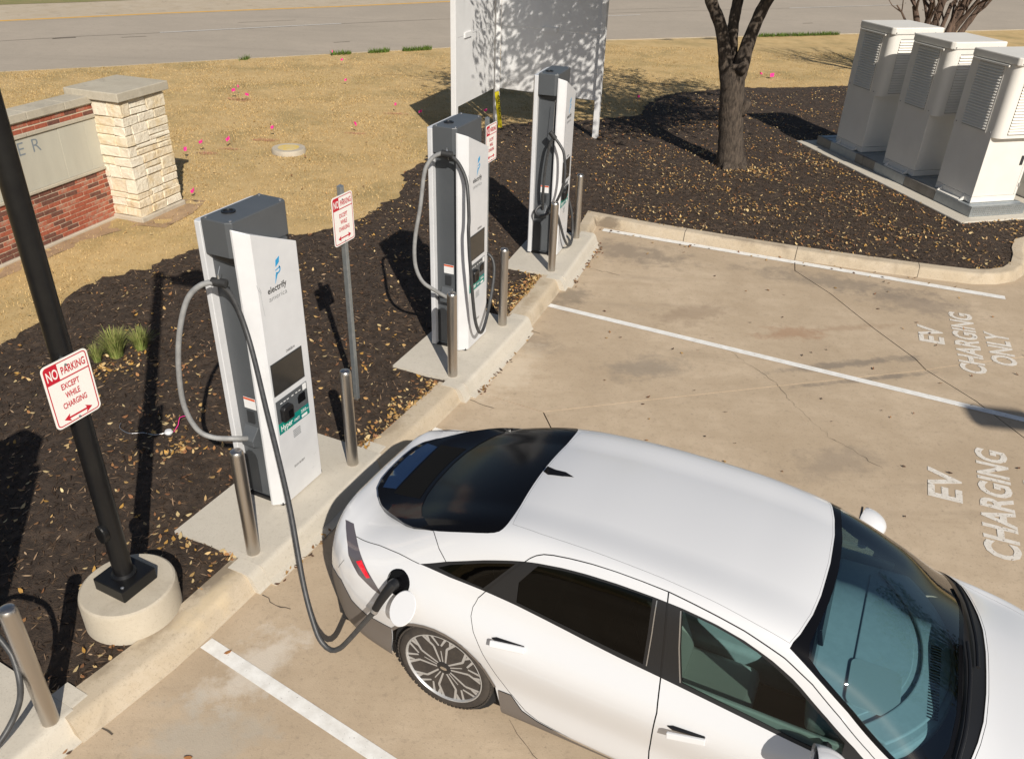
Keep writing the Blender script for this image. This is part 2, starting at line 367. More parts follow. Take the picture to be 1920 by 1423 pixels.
def ribbon(pts, width, z):
    P = [Vector(p) for p in pts]; L_ = []; Rr = []
    for i in range(len(P)):
        d = (P[min(i + 1, len(P) - 1)] - P[max(i - 1, 0)]).normalized(); n = Vector((-d.y, d.x)); wv = width[i] if hasattr(width, '__len__') else width
        L_.append((*(P[i] + n * wv / 2), z)); Rr.append((*(P[i] - n * wv / 2), z))
    k = len(P); mb = MB(); mb.add(L_ + Rr, [(k + i, k + i + 1, i + 1, i) for i in range(k - 1)]); return mb
def jag(pts, amp, step=.06):
    out = []
    for p in dens(pts, step, False): out.append((p[0] + random.gauss(0, amp), p[1] + random.gauss(0, amp)))
    return out
def crack(pts, wd, amp, label):
    q = jag(pts, amp); o = ribbon(q, [wd * random.uniform(.3, 1.2) for _ in q], .0035).build('pavement_crack', 'crackm', lot); return o
crack([(2.55, 8.95), (3.0, 8.1), (3.1, 7.55), (3.3, 7.0), (3.65, 6.5)], .004, .012, '')
crack([(.05, 3.55), (.2, 3.3), (.4, 3.1), (.45, 2.8)], .004, .012, '')
crack([(1.1, 11.2), (1.5, 11.0)], .008, .01, '')
for pts in (((-1.87, 4.60), (-1.75, 4.5), (-1.62, 4.46)), ((-.43, 7.52), (-.3, 7.42), (-.18, 7.36)), ((.17, 9.2), (.33, 9.12)), ((-2.62, 3.42), (-2.5, 3.36))): crack(list(pts), .012, .006, '')

# painted stall lines (start, end, width)
for a, b, wd, lab in (((-2.145, 4.115), (1.6, 1.79), .105, 'white stall line in front of the parked car, nearest to the camera'),
                      ((.46, 9.93), (5.75, 7.37), .10, 'long white stall line between the two painted EV CHARGING texts'),
                      ((1.40, 12.83), (6.88, 10.66), .125, 'white line running along the far kerb below the mulch bed')):
    a, b = Vector(a), Vector(b); o = ribbon(dens([tuple(a), tuple(b)], .5, False), wd, .0045).build('stall_line', 'paint'); tag(o, lab, 'road marking')
# the stall line under the car
o = ribbon([(-.95, 7.0), (4.6, 4.35)], .10, .0045).build('stall_line', 'paint'); tag(o, 'white stall line mostly hidden behind the white car', 'road marking')

# stencilled text on the pavement
def lot_text(words, a, label):
    root = None; n, t = az(a)
    M = Matrix.Identity(4); M.col[0] = (*t, 0); M.col[1] = (*(-n), 0); M.col[2] = (0, 0, 1, 0)
    c0 = Vector((*words[1][1], 0)); e = empty('pavement_text', (c0.x, c0.y, 0), 0, label, 'road marking', 'EV CHARGING ONLY texts on the pavement')
    for body, (x, y), wd, h in words:
        me = fit_text(body, wd, h); MM = M.copy(); MM.translation = Vector((x, y, .0048)) - c0
        link('word', me, 'paint_worn', e, M=MM)
BOLD = .03
lot_text([('EV', (5.47, 9.40), .50, .30), ('CHARGING', (5.85, 9.24), 1.74, .295), ('ONLY', (6.19, 9.07), .92, .29)], 18.8, 'white stencilled EV CHARGING ONLY in the stall below the far kerb')
lot_text([('EV', (4.28, 6.24), .50, .30), ('CHARGING', (4.665, 6.03), 1.74, .295), ('ONLY', (5.03, 5.87), .92, .29)], 22.2, 'white stencilled EV CHARGING ONLY beside the car bonnet, cut by the frame')

BOLD = .018
# ------------------------------------------------------------------ kerbs and charger pads
PROF = [(-.03, -.1), (-.03, .150), (.15, .150), (.178, .143), (.197, .126), (.212, .10), (.245, .012), (.262, .003), (.262, -.05)]
def sweep(path, prof, step=.25):
    P = [Vector(p) for p in dens(path, step, False)]; k = len(P); mb = MB(); rows = []
    for i in range(k):
        d0 = (P[i] - P[max(i - 1, 0)]); d1 = (P[min(i + 1, k - 1)] - P[i]); d0 = d0.normalized() if d0.length > 0 else d1.normalized(); d1 = d1.normalized() if d1.length > 0 else d0
        n0 = Vector((d0.y, -d0.x)); n1 = Vector((d1.y, -d1.x)); b = n0 + n1; b = b / max(b.dot(n0), .35)
        rows.append([(P[i].x + b.x * d, P[i].y + b.y * d, z) for d, z in prof])
    q = len(prof); v = [p for r in rows for p in r]; f = []
    for i in range(k - 1):
        for j in range(q - 1): f.append((i * q + j, i * q + j + 1, (i + 1) * q + j + 1, (i + 1) * q + j))
    f += [tuple(range(q)), tuple((k - 1) * q + j for j in range(q))[::-1]]
    return mb.add(v, f)
KB = [[(-5.6, -1.8), (-4.3, 1.0), (-3.72, 2.17)], [(-2.87, 3.42), (-2.51, 4.01), (-2.37, 4.29), (-2.12, 4.83)], [(-1.385, 6.27), (-1.05, 6.97), (-.755, 7.62)], [(-.08, 9.2), (.17, 9.9), (.405, 10.58)],
      [(.955, 12.26), (1.21, 13.24), (2.15, 12.80), (3.2, 12.38), (4.24, 11.98), (5.34, 11.62), (6.2, 11.38), (6.65, 11.27), (6.95, 11.29), (7.22, 11.40), (7.45, 11.62), (7.65, 11.95), (7.78, 12.25), (8.0, 12.6), (8.6, 12.95), (11, 13.8), (18, 16.3)]]
PROF2 = [(-.05, -.1), (-.05, .150), (.075, .150), (.10, .144), (.118, .128), (.130, .10), (.150, .012), (.165, .003), (.165, -.05)]
for i_, p in enumerate(KB):
    o = sweep(p, PROF2 if i_ == 4 else PROF).build('kerb', 'kerbm', smooth=True, angle=30); tag(o, kind='structure')

kb4 = bpy.data.objects[[o_.name for o_ in bpy.data.objects if o_.name.startswith('kerb')][-1]]
for (x, y, a_) in ((4.30, 11.955, -21), (2.7, 12.575, -21), (5.95, 11.45, -17)):
    d_ = Vector((math.cos(R(a_)), math.sin(R(a_)))); nn_ = Vector((d_.y, -d_.x)); v = []
    for s_ in (-.004, .004): v += [(x + d_.x * s_ + nn_.x * d, y + d_.y * s_ + nn_.y * d, z + .002) for d, z in PROF2[1:-1]]
    q = len(PROF2) - 2; MB().add(v, [(j, j + 1, q + j + 1, q + j) for j in range(q - 1)]).build('kerb_joint', 'joint', kb4)
CH = [((-2.005, 5.82), 24.5), ((-.645, 8.66), 22.3), ((.44, 11.59), 17.8), ((-3.56, 3.00), 28.0)]
PADL = ['pale concrete pad under the charger that feeds the white car', 'pale concrete pad under the middle charger', 'pale concrete pad under the farthest charger', 'pale concrete pad corner at the bottom left edge']
for (c, a), lab in zip(CH, PADL):
    e = empty('charger_pad', (*c, 0), R(-a), lab, 'concrete pad', 'charger pads along the kerb')
    prof = [(-.36, -.1), (-.36, .150), (.50, .150), (.525, .152), (.545, .142), (.56, .118), (.59, .02), (.66, .004), (.66, -.05)]
    P = [(0, -.93), (0, -.5), (0, 0), (0, .4), (0, .75)]
    mb = MB(); q = len(prof); v = [(d, y, z + .003) for _, y in P for d, z in prof]; f = []
    for i in range(len(P) - 1):
        for j in range(q - 1): f.append((i * q + j, (i + 1) * q + j, (i + 1) * q + j + 1, i * q + j + 1)[::-1])
    f += [tuple(range(q)), tuple((len(P) - 1) * q + j for j in range(q))[::-1]]
    mb.add(v, [x[::-1] for x in f]); mb.build('slab', 'padm', e, smooth=True, angle=50)
    # grout fillets where the new pad meets the old kerb
    for y0, y1 in ((-1.06, -.931), (.751, .87)):
        q = len(PROF); v = [(d + .335 + .012, y, max(z, -.05) + .005) for y in (y0, y1) for d, z in PROF]
        MB().add(v, [(j, q + j, q + j + 1, j + 1) for j in range(q - 1)] + [tuple(range(q)), tuple(range(q, 2 * q))]).build('kerb_return', 'padm', e, smooth=True, angle=30)

# ------------------------------------------------------------------ lawn, mulch, road
def wob(x, y, s=1.0):
    return (np.sin(x * 3.1 * s + y * 1.7 * s) + np.sin(x * 1.3 * s - y * 2.9 * s + 1.7) + np.sin(x * 5.3 * s + 4.1) * .6 + np.sin(y * 4.7 * s + .6) * .6 + np.sin((x + y) * 9.1 * s) * .4) / 3.6
KERBBACK = [p for r in KB for p in r]
roadk = [(-48, 5.5), (-30, 14.6), (-14.06, 23.09), (-11.71, 24.27), (-8.91, 25.87), (-5.74, 27.59), (-2.51, 29.34), (3.18, 32.21), (8.6, 34.25), (13.24, 35.9), (21.15, 38.74), (45, 46.5)]
lawnp = [(-48, 5.3)] + [(x, y - .1) for x, y in roadk[1:-1]] + [(45, 46.3), (45, 24)] + [(x, y) for x, y in KERBBACK[::-1]] + [(-5.6, -14), (-48, -14)]
V2, T2 = tri([dens(lawnp, .6)], step=.55, jitter=.1)
far = np.clip((V2[:, 1] - 20) / 14, 0, 1); z = .105 + .012 * wob(V2[:, 0], V2[:, 1], .8) - .03 * far
o = bigmesh('lawn', np.c_[V2, z], T2, 'lawnm', smooth=True); tag(o, kind='structure')

mul_back = [(-9.5, 3.0), (-7.2, 5.6), (-5.95, 7.3), (-5.81, 8.12), (-5.77, 8.52), (-5.67, 8.8), (-5.61, 9.65), (-5.46, 10.09), (-5.08, 10.39), (-4.97, 10.68), (-4.67, 11.1), (-4.17, 11.46), (-3.4, 11.86), (-3.02, 12.01), (-2.42, 12.79), (-2.07, 13.71), (-2.07, 15.19), (-1.88, 15.91), (-1.83, 16.44), (-1.46, 18.16), (-.47, 18.95), (.29, 19.35), (1.24, 19.6), (2.81, 20.3), (3.4, 22.2), (4.37, 23.3), (6.37, 24.15), (7.57, 24.35), (9.32, 24.85), (11.08, 24.91), (15, 24.6), (19, 21)]
mb_ = []
for p in dens(mul_back, .12, False): mb_.append((p[0] + .04 * math.sin(p[0] * 2.3 + p[1] * 3.1) + random.gauss(0, .035), p[1] + .04 * math.sin(p[1] * 2.7 + p[0]) + random.gauss(0, .035)))
mulchp = mb_ + dens([(19, 16.8)] + KERBBACK[::-1] + [(-7, -5)], .25, False)
V2, T2 = tri([mulchp], step=.16, jitter=.05)
def mulz(x, y): return .128 + .016 * wob(x, y, 2.2) + .006 * wob(x, y, 9.0)
o = bigmesh('mulch_bed', np.c_[V2, mulz(V2[:, 0], V2[:, 1])], T2, 'mulchm', smooth=True); tag(o, kind='structure')

def offs(path, d):
    P = [Vector(p) for p in path]; out = []
    for i in range(len(P)):
        t = (P[min(i + 1, len(P) - 1)] - P[max(i - 1, 0)]).normalized(); out.append((P[i].x - t.y * d, P[i].y + t.x * d))
    return out
def strip(a, b, z, name, material, kind='structure'):
    k = len(a); o = MB().add([(*p, z) for p in a] + [(*p, z) for p in b], [(i, i + 1, k + i + 1, k + i) for i in range(k - 1)]).build(name, material)
    me = o.data; bm = bmesh.new(); bm.from_mesh(me); bmesh.ops.recalc_face_normals(bm, faces=bm.faces); 
    if bm.faces[0].normal.z < 0: bmesh.ops.reverse_faces(bm, faces=bm.faces)
    bm.to_mesh(me); bm.free(); return tag(o, kind=kind)
rk = dens(roadk, 2.5, False)
strip(rk, offs(rk, 16.0), .0, 'road', 'roadm')
o = sweep(rk, [(-.30, -.05), (-.30, .0012), (-.16, .005), (-.13, .085), (-.10, .098), (.05, .098), (.05, -.05)][::-1], 3).build('road_kerb', 'kerbm', smooth=True, angle=40); tag(o, kind='structure')
# far shoulder, far ground
ylw = [(-34, 22.5), (-19.19, 32.39), (-14.58, 35.66), (-8.09, 39.66), (-3.65, 42.7), (6, 48.4), (20, 55)]
strip([(x + .25, y - .2) for x, y in ylw], [(-38, 27.5), (-21.49, 36.57), (-18.89, 38.2), (-16.23, 40.2), (-10, 46), (0, 52), (14, 60)], .0045, 'road_shoulder', 'kerbm')
o = MB().add([(-400, 27, -.02), (-38, 27.5, .012), (-21.49, 36.57, .012), (-18.89, 38.2, .012), (-16.23, 40.2, .012), (-6, 48, .012), (14, 60, .012), (400, 240, -.02), (400, 1200, 0), (-400, 1200, 0)], [tuple(range(10))[::-1]]).build('far_verge', 'farlawn')
tag(o, kind='structure')
o = MB().box(-700, 700, -500, 1400, -1.0, -.35).build('ground', 'farlawn'); tag(o, kind='structure')
for pts, wd, mt, lab in ((ylw, .22, 'yellowline', 'yellow edge line along the far side of the road'), ([(-12.78, 30.96), (-10.25, 32.57), (-7.1, 34.56)], .12, 'roadline', 'white dashed lane line on the road, left of the white board'),
                         ([(2.0, 38.6), (5.2, 40.2)], .12, 'roadline', 'white lane dash on the road, just right of the white board'), ([(13.11, 44.75), (19.57, 47.82)], .12, 'roadline', 'white lane dash on the road at the upper right')):
    o = ribbon(dens(pts, 1.2, False), wd, .009).build('road_line', mt); tag(o, lab, 'road marking')
road = bpy.data.objects['road']
for pts, wd in (([(-40, 14.5), (-22, 25.2), (-16.9, 28.22), (-14.98, 29.64), (-12.78, 30.9), (-7.1, 34.5), (-3.99, 36.4), (5, 41), (20, 47.9)], .03), ([(-15.6, 29.0), (-15.0, 29.42)], .12), ([(-13.6, 29.7), (-12.9, 30.1)], .05), ([(-10.9, 33.9), (-9.0, 35.1)], .03), ([(-2.2, 36.8), (-1.7, 37.1)], .09), ([(8.2, 37.5), (8.7, 37.8)], .07), ([(12.2, 39.2), (12.7, 39.4)], .07), ([(-6.5, 30.1), (-6.0, 30.4)], .05), ([(3.9, 41.6), (8.5, 43.9)], .02)):
    ribbon(jag(pts, .012, .3), wd, .006).build('tar_crack', 'crackm', road)
# ================================================================== CHARGERS
def make_charger():
    e = empty('ev_charger', (0, 0, 0))
    z0 = .153
    # local: X = front (n), Y = along the kerb (t)
    MB().box(-.16, .155, -.245, .245, z0 + .02, 2.40).build('core', 'chgrey', e)
    MB().box(-.15, .22, -.27, .27, z0, z0 + .03).build('plinth', 'black', e)
    for s in (-1, 1):
        # recessed side panel and its lower vent door
        MB().box(-.135, .132, s * .245 - .012, s * .245 + .012, z0 + .05, 2.40).build('side_panel', 'chgrey', e, bevel=.004)
        f = lambda x, z, y: (x, s * .258 + y * s, z)
        sh = [(-.135, .21), (-.008, .21), (-.008, .56), (-.02, .605), (-.05, .63), (-.09, .63), (-.12, .605), (-.135, .56)]
        MB().prism(sh, 0, .006, f).build('vent_door', 'chdark', e)
        MB().prism([(-.05, 1.07), (.068, 1.07), (.068, 1.172), (-.05, 1.172)], 0, .003, f).build('warning_label', 'labelwhite', e)
        MB().prism([(-.048, 1.152), (.066, 1.152), (.066, 1.170), (-.048, 1.170)], .003, .005, f).build('label_stripe', 'orange', e)
        MB().prism([(-.035, .93), (.036, .93), (.042, .96), (.042, 1.05), (-.035, 1.05)], 0, .01, f).build('socket', 'chdark', e, bevel=.006)
        # wedge shaped holster
        mb = MB(); y = s * .257; yo = s * .335
        mb.add([(-.08, y, .90), (.06, y, .90), (.06, y, .70), (-.08, y, .70), (-.07, yo, .80), (.05, yo, .80), (.05, yo, .745), (-.07, yo, .745)],
               [(0, 1, 5, 4), (4, 5, 6, 7), (7, 6, 2, 3), (0, 4, 7, 3), (1, 2, 6, 5), (0, 3, 2, 1)]); mb.build('holster', 'chgrey', e, bevel=.005)
    # head: overhanging hood with a rounded visor on both ends
    head = [(-.135, -.30), (-.13, -.315), (.09, -.315), (.135, -.29), (.135, .29), (.09, .315), (-.13, .315), (-.135, .30)]
    mb = MB().prism(head, 2.40, 2.672); mb.build('hood', 'chgrey', e, bevel=.008)
    for s in (-1, 1):
        MB().prism([(-.12, s * .246), (.125, s * .246), (.125, s * .30), (.06, s * .30), (-.10, s * .285)], 2.36, 2.402).build('hood_underside', 'black', e)
    pass
    for x, y in ((-.105, -.285), (-.105, .285), (.105, -.27), (.105, .27)):
        MB().lathe([(.0, 2.672), (.013, 2.672), (.013, 2.678), (.006, 2.682)], 10, Matrix.Translation((x, y, 0))).build('screw', 'silver', e)
    mbv = MB().lathe([(.052, 2.672), (.052, 2.681), (.036, 2.683), (.034, 2.676)], 24, Matrix.Translation((-.045, -.12, 0))); mbv.build('antenna_cap', 'black', e, smooth=True)
    # white back panel, edge visible at the sides
    MB().prism([(-.185, -.325), (-.135, -.325), (-.135, .325), (-.185, .325), (-.205, .29), (-.205, -.29)], z0 + .03, 2.645).build('back_panel', 'white', e, bevel=.006)
    # white front panel with chamfered sides and sloping top
    def top(y): return 2.485 - (y + .0) * .43 if y > -.25 else 2.60 + (-.25 - y) * .55
    prof = [(.130, -.318), (.150, -.318), (.222, -.262), (.240, -.238), (.240, .238), (.222, .262), (.150, .318), (.130, .318)]
    mb = MB(); n = len(prof)
    def ztop(y): return float(np.interp(y, [-.318, -.24, .24, .318], [2.632, 2.590, 2.385, 2.33]))
    def zbot(y): return z0 + .012
    v = [(x, y, zbot(y)) for x, y in prof] + [(x, y, ztop(y)) for x, y in prof]
    mb.add(v, [tuple(range(n))[::-1], tuple(range(n, 2 * n))] + [(i, (i + 1) % n, n + (i + 1) % n, n + i) for i in range(n)])
    fp = mb.build('front_panel', 'white', e, bevel=.006)
    F = lambda y, z, d: (.2405 + d, y, z)
    # bay for screen and reader
    MB().prism([(-.222, 1.222), (.160, 1.222), (.160, 1.512), (-.222, 1.512)], .0005, .003, F).build('screen_frame', 'chdark', e)
    MB().prism([(-.212, 1.234), (.150, 1.234), (.150, 1.502), (-.212, 1.502)], .003, .005, F).build('screen', 'chscreen', e)
    rp = MB().prism([(-.220, .962), (.168, .962), (.168, 1.172), (-.220, 1.172)], .0005, .004, F).build('reader_panel', 'chgrey', e)
    MB().prism([(-.188, .975), (-.065, .975), (-.065, 1.085), (-.085, 1.108), (-.168, 1.108), (-.188, 1.085)], .004, .05, F).build('card_slot', 'black', e, bevel=.008)
    MB().prism([(-.135, .99), (-.085, .99), (-.085, 1.06), (-.135, 1.06)], .0505, .052, F).build('card_mouth', 'blackgloss', e)
    MB().prism([(.04, 1.022), (.128, 1.022), (.128, 1.098), (.055, 1.098), (.04, 1.08)], .004, .012, F).build('contactless_pad', 'blackgloss', e)
    MB().prism([(.112, 1.112), (.158, 1.112), (.158, 1.168), (.112, 1.168)], .004, .006, F).build('sticker', 'labelwhite', e)
    for y in (-.17, -.13, -.09, -.03, .02, .06): MB().prism([(y, 1.13), (y + .025, 1.13), (y + .025, 1.138), (y, 1.138)], .004, .005, F).build('pictogram', 'labelwhite', e)
    MB().prism([(-.220, .858), (.168, .858), (.168, .958), (-.220, .958)], .0005, .0035, F).build('power_label', 'green', e)
    def T(body, y, z, wd, h, mt, name='lettering', d=.2450, bold=None): return link(name, fit_text(body, wd, h, bold=bold), mt, e, M=Matrix.Translation((d, y, z)) @ FACE)
    T('Hyper', -.125, .882, .145, .052, 'labelwhite'); T('-FAST', .0, .882, .075, .026, 'labelwhite'); T('350', .095, .912, .068, .03, 'labelwhite'); T('kW', .148, .912, .022, .014, 'labelwhite')
    MB().prism([(.065, .868), (.135, .868), (.135, .892), (.065, .892)], .0035, .005, F).build('label_mark', 'labelwhite', e)
    d = .2412
    T('electrify', -.03, 2.082, .215, .050, 'ink', d=d); T('america', -.03, 2.018, .205, .036, 'chgrey', d=d, bold=-.012)
    for k in range(5): MB().prism([(-.06, .80 - .016 * k), (.035, .80 - .016 * k), (.035, .808 - .016 * k), (-.06, .808 - .016 * k)], .0003, .0009, F).build('fine_print', 'galvgrey', e)
    T('350 kW 150-1000 V', -.027, .452, .14, .022, 'ink', d=d)
    # lightning shaped emblem
    L1 = [(-.022, 2.262), (.022, 2.290), (.030, 2.335), (-.014, 2.315)]; L2 = [(-.045, 2.135), (-.03, 2.205), (-.002, 2.212)]
    MB().prism(L1, .0003, .0012, F).build('emblem', 'blue', e); MB().prism(L2, .0003, .0012, F).build('emblem', 'blue', e)
    arc = [(-.005 + .036 * math.cos(R(a)), 2.238 + .034 * math.sin(R(a))) for a in range(-130, 60, 15)]; arc2 = [(-.005 + .024 * math.cos(R(a)), 2.238 + .022 * math.sin(R(a))) for a in range(45, -145, -15)]
    MB().prism(arc + arc2, .0003, .0012, F).build('emblem', 'blue', e)
    MB().prism([(-.028, 2.234), (.028, 2.246), (.028, 2.254), (-.028, 2.242)], .0003, .0012, F).build('emblem', 'blue', e)
    for p in ([(-.245, 2.20), (-.235, 2.16), (-.215, 2.13), (-.21, 2.02), (-.20, 1.93)], [(-.22, 2.17), (-.205, 2.12)], [(.16, .42), (.19, .43)], [(.12, .30), (.15, .31)]):
        q = ribbon(p, .0022, 0); F2 = MB(); F2.add([(.2413, a_, b_) for a_, b_, _ in q.v], q.f); F2.build('scratch', 'galvgrey', e)
    return e

charger = make_charger()
CHL = ['white and grey charger with its cable plugged into the white car', 'white and grey charger in the middle of the row', 'white and grey charger farthest away, in front of the white boards', 'white and grey charger at the bottom left, out of the frame but for its cable']
chs = []
for i, (c, a) in enumerate(CH):
    e = charger if i == 0 else copy_tree(charger); e.location = (*c, 0); e.rotation_euler = (0, 0, R(-a)); tag(e, CHL[i], 'charger', 'EV chargers along the kerb'); chs.append(e)
def number(e, txt): link('charger_number', fit_text(txt, .105, .022), 'ink', e, M=Matrix.Translation((.2412, .03, 1.535)) @ FACE)
for e, s in zip(chs, ('CHARGER 04', 'CHARGER 03', 'CHARGER 02', 'CHARGER 05')): number(e, s)

def cable(e, pts, rad=.019, mt='cablem', name='cable', world=False, step=.03, taper=None):
    P = cr(pts, step)
    if world:
        Mi = Matrix.LocRotScale(e.location, e.rotation_euler, None).inverted(); P = [Mi @ p for p in P]
    return MB().tube(P, rad, 12).build(name, mt, e, smooth=True, angle=70)
def clamp(e, p, d):
    """rubber sleeve that hangs the cable from a steel wire; p local, d = direction of the cable"""
    p = Vector(p); d = Vector(d).normalized(); a, b = p - d * .055, p + d * .055
    c = MB().tube([a - d * .002, a, b, b + d * .002], [.03, .033, .033, .03], 14).build('cable_clamp', 'rubber', e, smooth=True, angle=40)
    MB().tube([p + Vector((0, 0, .03)), p + Vector((0, 0, .06)), Vector((p.x, p.y + .03, 2.37))], [.010, .004, .003], 6).build('hanger_wire', 'silver', c)
def tnz(l): return [(n, t, z) for t, n, z in l]
# charger feeding the car
e = chs[0]
cable(e, tnz([(-.42, .06, 2.253), (-.48, -.04, 2.242), (-.54, -.148, 2.129), (-.6, -.224, 1.877), (-.62, -.292, 1.551), (-.6, -.341, 1.189), (-.55, -.305, .943), (-.5, -.201, .868), (-.42, -.053, .856), (-.31, -.02, .80)]), .021, 'cablelight')
cable(e, [(-2.119, 5.399, 2.255), (-2.04, 5.42, 2.12), (-1.944, 5.343, 1.82), (-1.771, 5.0, 1.44), (-1.658, 4.77, 1.23), (-1.518, 4.467, .95), (-1.382, 4.126, .58), (-1.287, 3.955, .37), (-1.234, 3.90, .29), (-1.17, 3.87, .255), (-1.103, 3.85, .30), (-1.025, 3.824, .42), (-.917, 3.783, .61), (-.832, 3.741, .765)], .0185, 'cablem', world=True)
clamp(e, (.06, -.42, 2.253), (1, .25, -.05))
e = chs[1]
cable(e, tnz([(-.42, .103, 2.443), (-.43, .054, 2.45), (-.46, -.039, 2.409), (-.5, -.092, 2.334), (-.53, -.121, 2.229), (-.57, -.153, 1.901), (-.6, -.203, 1.595), (-.61, -.218, 1.375), (-.6, -.204, 1.204), (-.56, -.153, 1.055), (-.48, -.08, .955), (-.31, .008, .80)]), .021, 'cablelight')
cable(e, tnz([(-.42, .09, 2.44), (-.36, .17, 2.36), (-.354, .26, 2.199), (-.40, .31, 2.03), (-.44, .34, 1.816), (-.470, .35, 1.7), (-.470, .36, 1.453), (-.455, .37, 1.233), (-.415, .38, .872), (-.373, .39, .618), (-.29, .4, .448), (-.165, .39, .426), (.071, .34, .534), (.278, .30, .743), (.44, .24, .954), (.47, .15, 1.06), (.40, .05, 1.02), (.32, .0, .93)]), .0185)
clamp(e, (.085, -.42, 2.44), (1, .2, -.1))
e = chs[2]
cable(e, tnz([(-.42, .15, 1.90), (-.44, .25, 1.80), (-.46, .312, 1.694), (-.5, .352, 1.423), (-.5, .3, 1.156), (-.48, .156, .879), (-.45, .011, .795), (-.42, -.063, .829), (-.38, -.046, .885), (-.30, .02, .92)]), .019)
cable(e, tnz([(-.42, .15, 1.90), (-.425, .10, 1.80), (-.41, .05, 1.5), (-.40, .03, 1.2), (-.36, .02, .98), (-.31, .01, .85)]), .019)
cable(e, tnz([(.32, .02, 1.0), (.42, .12, .95), (.44, .24, .62), (.41, .29, .30), (.25, .32, .20), (.05, .33, .22), (-.16, .31, .40), (-.30, .22, .80), (-.34, .12, .9)]), .0185)
clamp(e, (.13, -.42, 1.92), (.6, .1, -.7))
e = chs[3]
cable(e, tnz([(-.42, .06, 2.2), (-.40, .25, 1.9), (-.36, .38, 1.3), (-.25, .42, .7), (-.05, .42, .32), (.173, .42, .218), (.221, .46, .233), (.33, .5, .315), (.435, .5, .393), (.511, .5, .496), (.555, .48, .604), (.59, .42, .686), (.607, .36, .756), (.59, .25, .86), (.45, .1, .95), (.33, .0, .90)]), .0185)
cable(e, tnz([(-.42, .06, 2.253), (-.48, -.04, 2.242), (-.6, -.224, 1.877), (-.62, -.292, 1.551), (-.55, -.305, .943), (-.42, -.053, .856), (-.31, -.02, .80)]), .021, 'cablelight')

# ------------------------------------------------------------------ bollards
def bollard():
    b = MB().lathe([(.0525, 0), (.0525, .955), (.050, .972), (.043, .984), (.030, .991), (.012, .993)], 28).build('bollard', 'steel', smooth=True, angle=30)
    return b
b0 = bollard()
BP = [((-2.01, 4.91), 'left steel bollard in front of the charger feeding the white car'), ((-1.44, 6.12), 'steel bollard between the plugged-in charger and the second sign post'), ((-.65, 7.77), 'left steel bollard in front of the middle charger'), ((-.14, 9.03), 'right steel bollard beside the middle charger'),
      ((.5, 10.74), 'left steel bollard in front of the farthest charger'), ((.91, 12.04), 'right steel bollard beside the farthest charger, nearest the kerb corner'), ((-2.84, 3.33), 'steel bollard with a black cable hanging past it, at the bottom left')]
for i, (p, lab) in enumerate(BP):
    o = b0 if i == 0 else b0.copy()
    if i: COL.objects.link(o)
    o.location = (*p, .152); o.rotation_euler = (0, 0, random.uniform(0, 6)); tag(o, lab, 'bollard', 'steel bollards beside the chargers')

# ------------------------------------------------------------------ NO PARKING signs
def sign_plate(parent, ctr, wd=.315, h=.44):
    """plate in the plane X = const, facing +X, centre ctr"""
    cx, cy, cz = ctr; F = lambda y, z, d: (cx + d, cy + y, cz + z)
    p = MB().prism(rrect(wd, h, .032), 0, .004, F).build('sign_plate', 'signwhite', parent)
    o, i = rrect(wd - .022, h - .022, .024), rrect(wd - .036, h - .036, .018); n = len(o); mb = MB()
    mb.add([F(*q, .0046) for q in o] + [F(*q, .0046) for q in i], [(k, (k + 1) % n, n + (k + 1) % n, n + k) for k in range(n)]); mb.build('border', 'red', p)
    zt = h / 2 - .018; zb = h / 2 - .125
    MB().prism([(-wd / 2 + .018, zb), (-wd / 2 + .104, zb), (-wd / 2 + .104, zt), (-wd / 2 + .03, zt), (-wd / 2 + .018, zt - .012)], .0042, .0050, F).build('red_field', 'red', p)
    MB().prism([(-wd / 2 + .018, zb - .004), (wd / 2 - .018, zb - .004), (wd / 2 - .018, zb + .004), (-wd / 2 + .018, zb + .004)], .0042, .0054, F).build('rule', 'red', p)
    def T(s, y, z, w_, hh, mt): link('lettering', fit_text(s, w_, hh), mt, p, M=Matrix.Translation((cx + .0058, cy + y, cz + z)) @ FACE)
    T('NO', -wd / 2 + .061, zb + .018, .074, .068, 'signwhite'); T('PARKING', .046, zb + .026, .166, .052, 'red')
    T('EXCEPT', 0, .022, .125, .040, 'red'); T('WHILE', 0, -.040, .100, .040, 'red'); T('CHARGING', 0, -.102, .165, .040, 'red')
    ar = [(-.062, -.163), (.062, -.163), (.055, -.143), (.1, -.169), (.055, -.195), (.062, -.175), (-.062, -.175), (-.055, -.195), (-.1, -.169), (-.055, -.143)]
    MB().prism(ar, .0042, .0052, F).build('arrow', 'red', p)
    for z in (h / 2 - .045, -h / 2 + .022): MB().prism([(.008 * math.cos(R(a)), z + .008 * math.sin(R(a))) for a in range(0, 360, 45)], .004, .010, F).build('bolt', 'galv', p)
    return p
def post_sign(loc, a, ztop, zc, yoff, lab, tilt=0):
    e = empty('parking_sign', loc, R(-a), lab, 'sign', 'no parking signs')
    zz = loc[2]
    # square perforated post
    MB().box(-.024, .024, -.024, .024, -.05, ztop - zz).build('post', 'galv', e, bevel=.004)
    MB().add([(-.026, -.026, ztop - zz), (.026, -.026, ztop - zz), (.026, .026, ztop - zz), (-.026, .026, ztop - zz), (0, 0, ztop - zz + .018)], [(0, 1, 4), (1, 2, 4), (2, 3, 4), (3, 0, 4), (3, 2, 1, 0)]).build('post_cap', 'galv', e)
    sign_plate(e, (.028, yoff, zc - zz), .318, .462)
    return e
post_sign((-1.61, 7.27, .11), 24, 2.39, 2.095, -.03, 'no parking except while charging sign on galvanised post between two chargers')
post_sign((-.40, 10.13, .11), 22, 2.36, 2.055, .055, 'no parking except while charging sign partly hidden behind the middle charger')
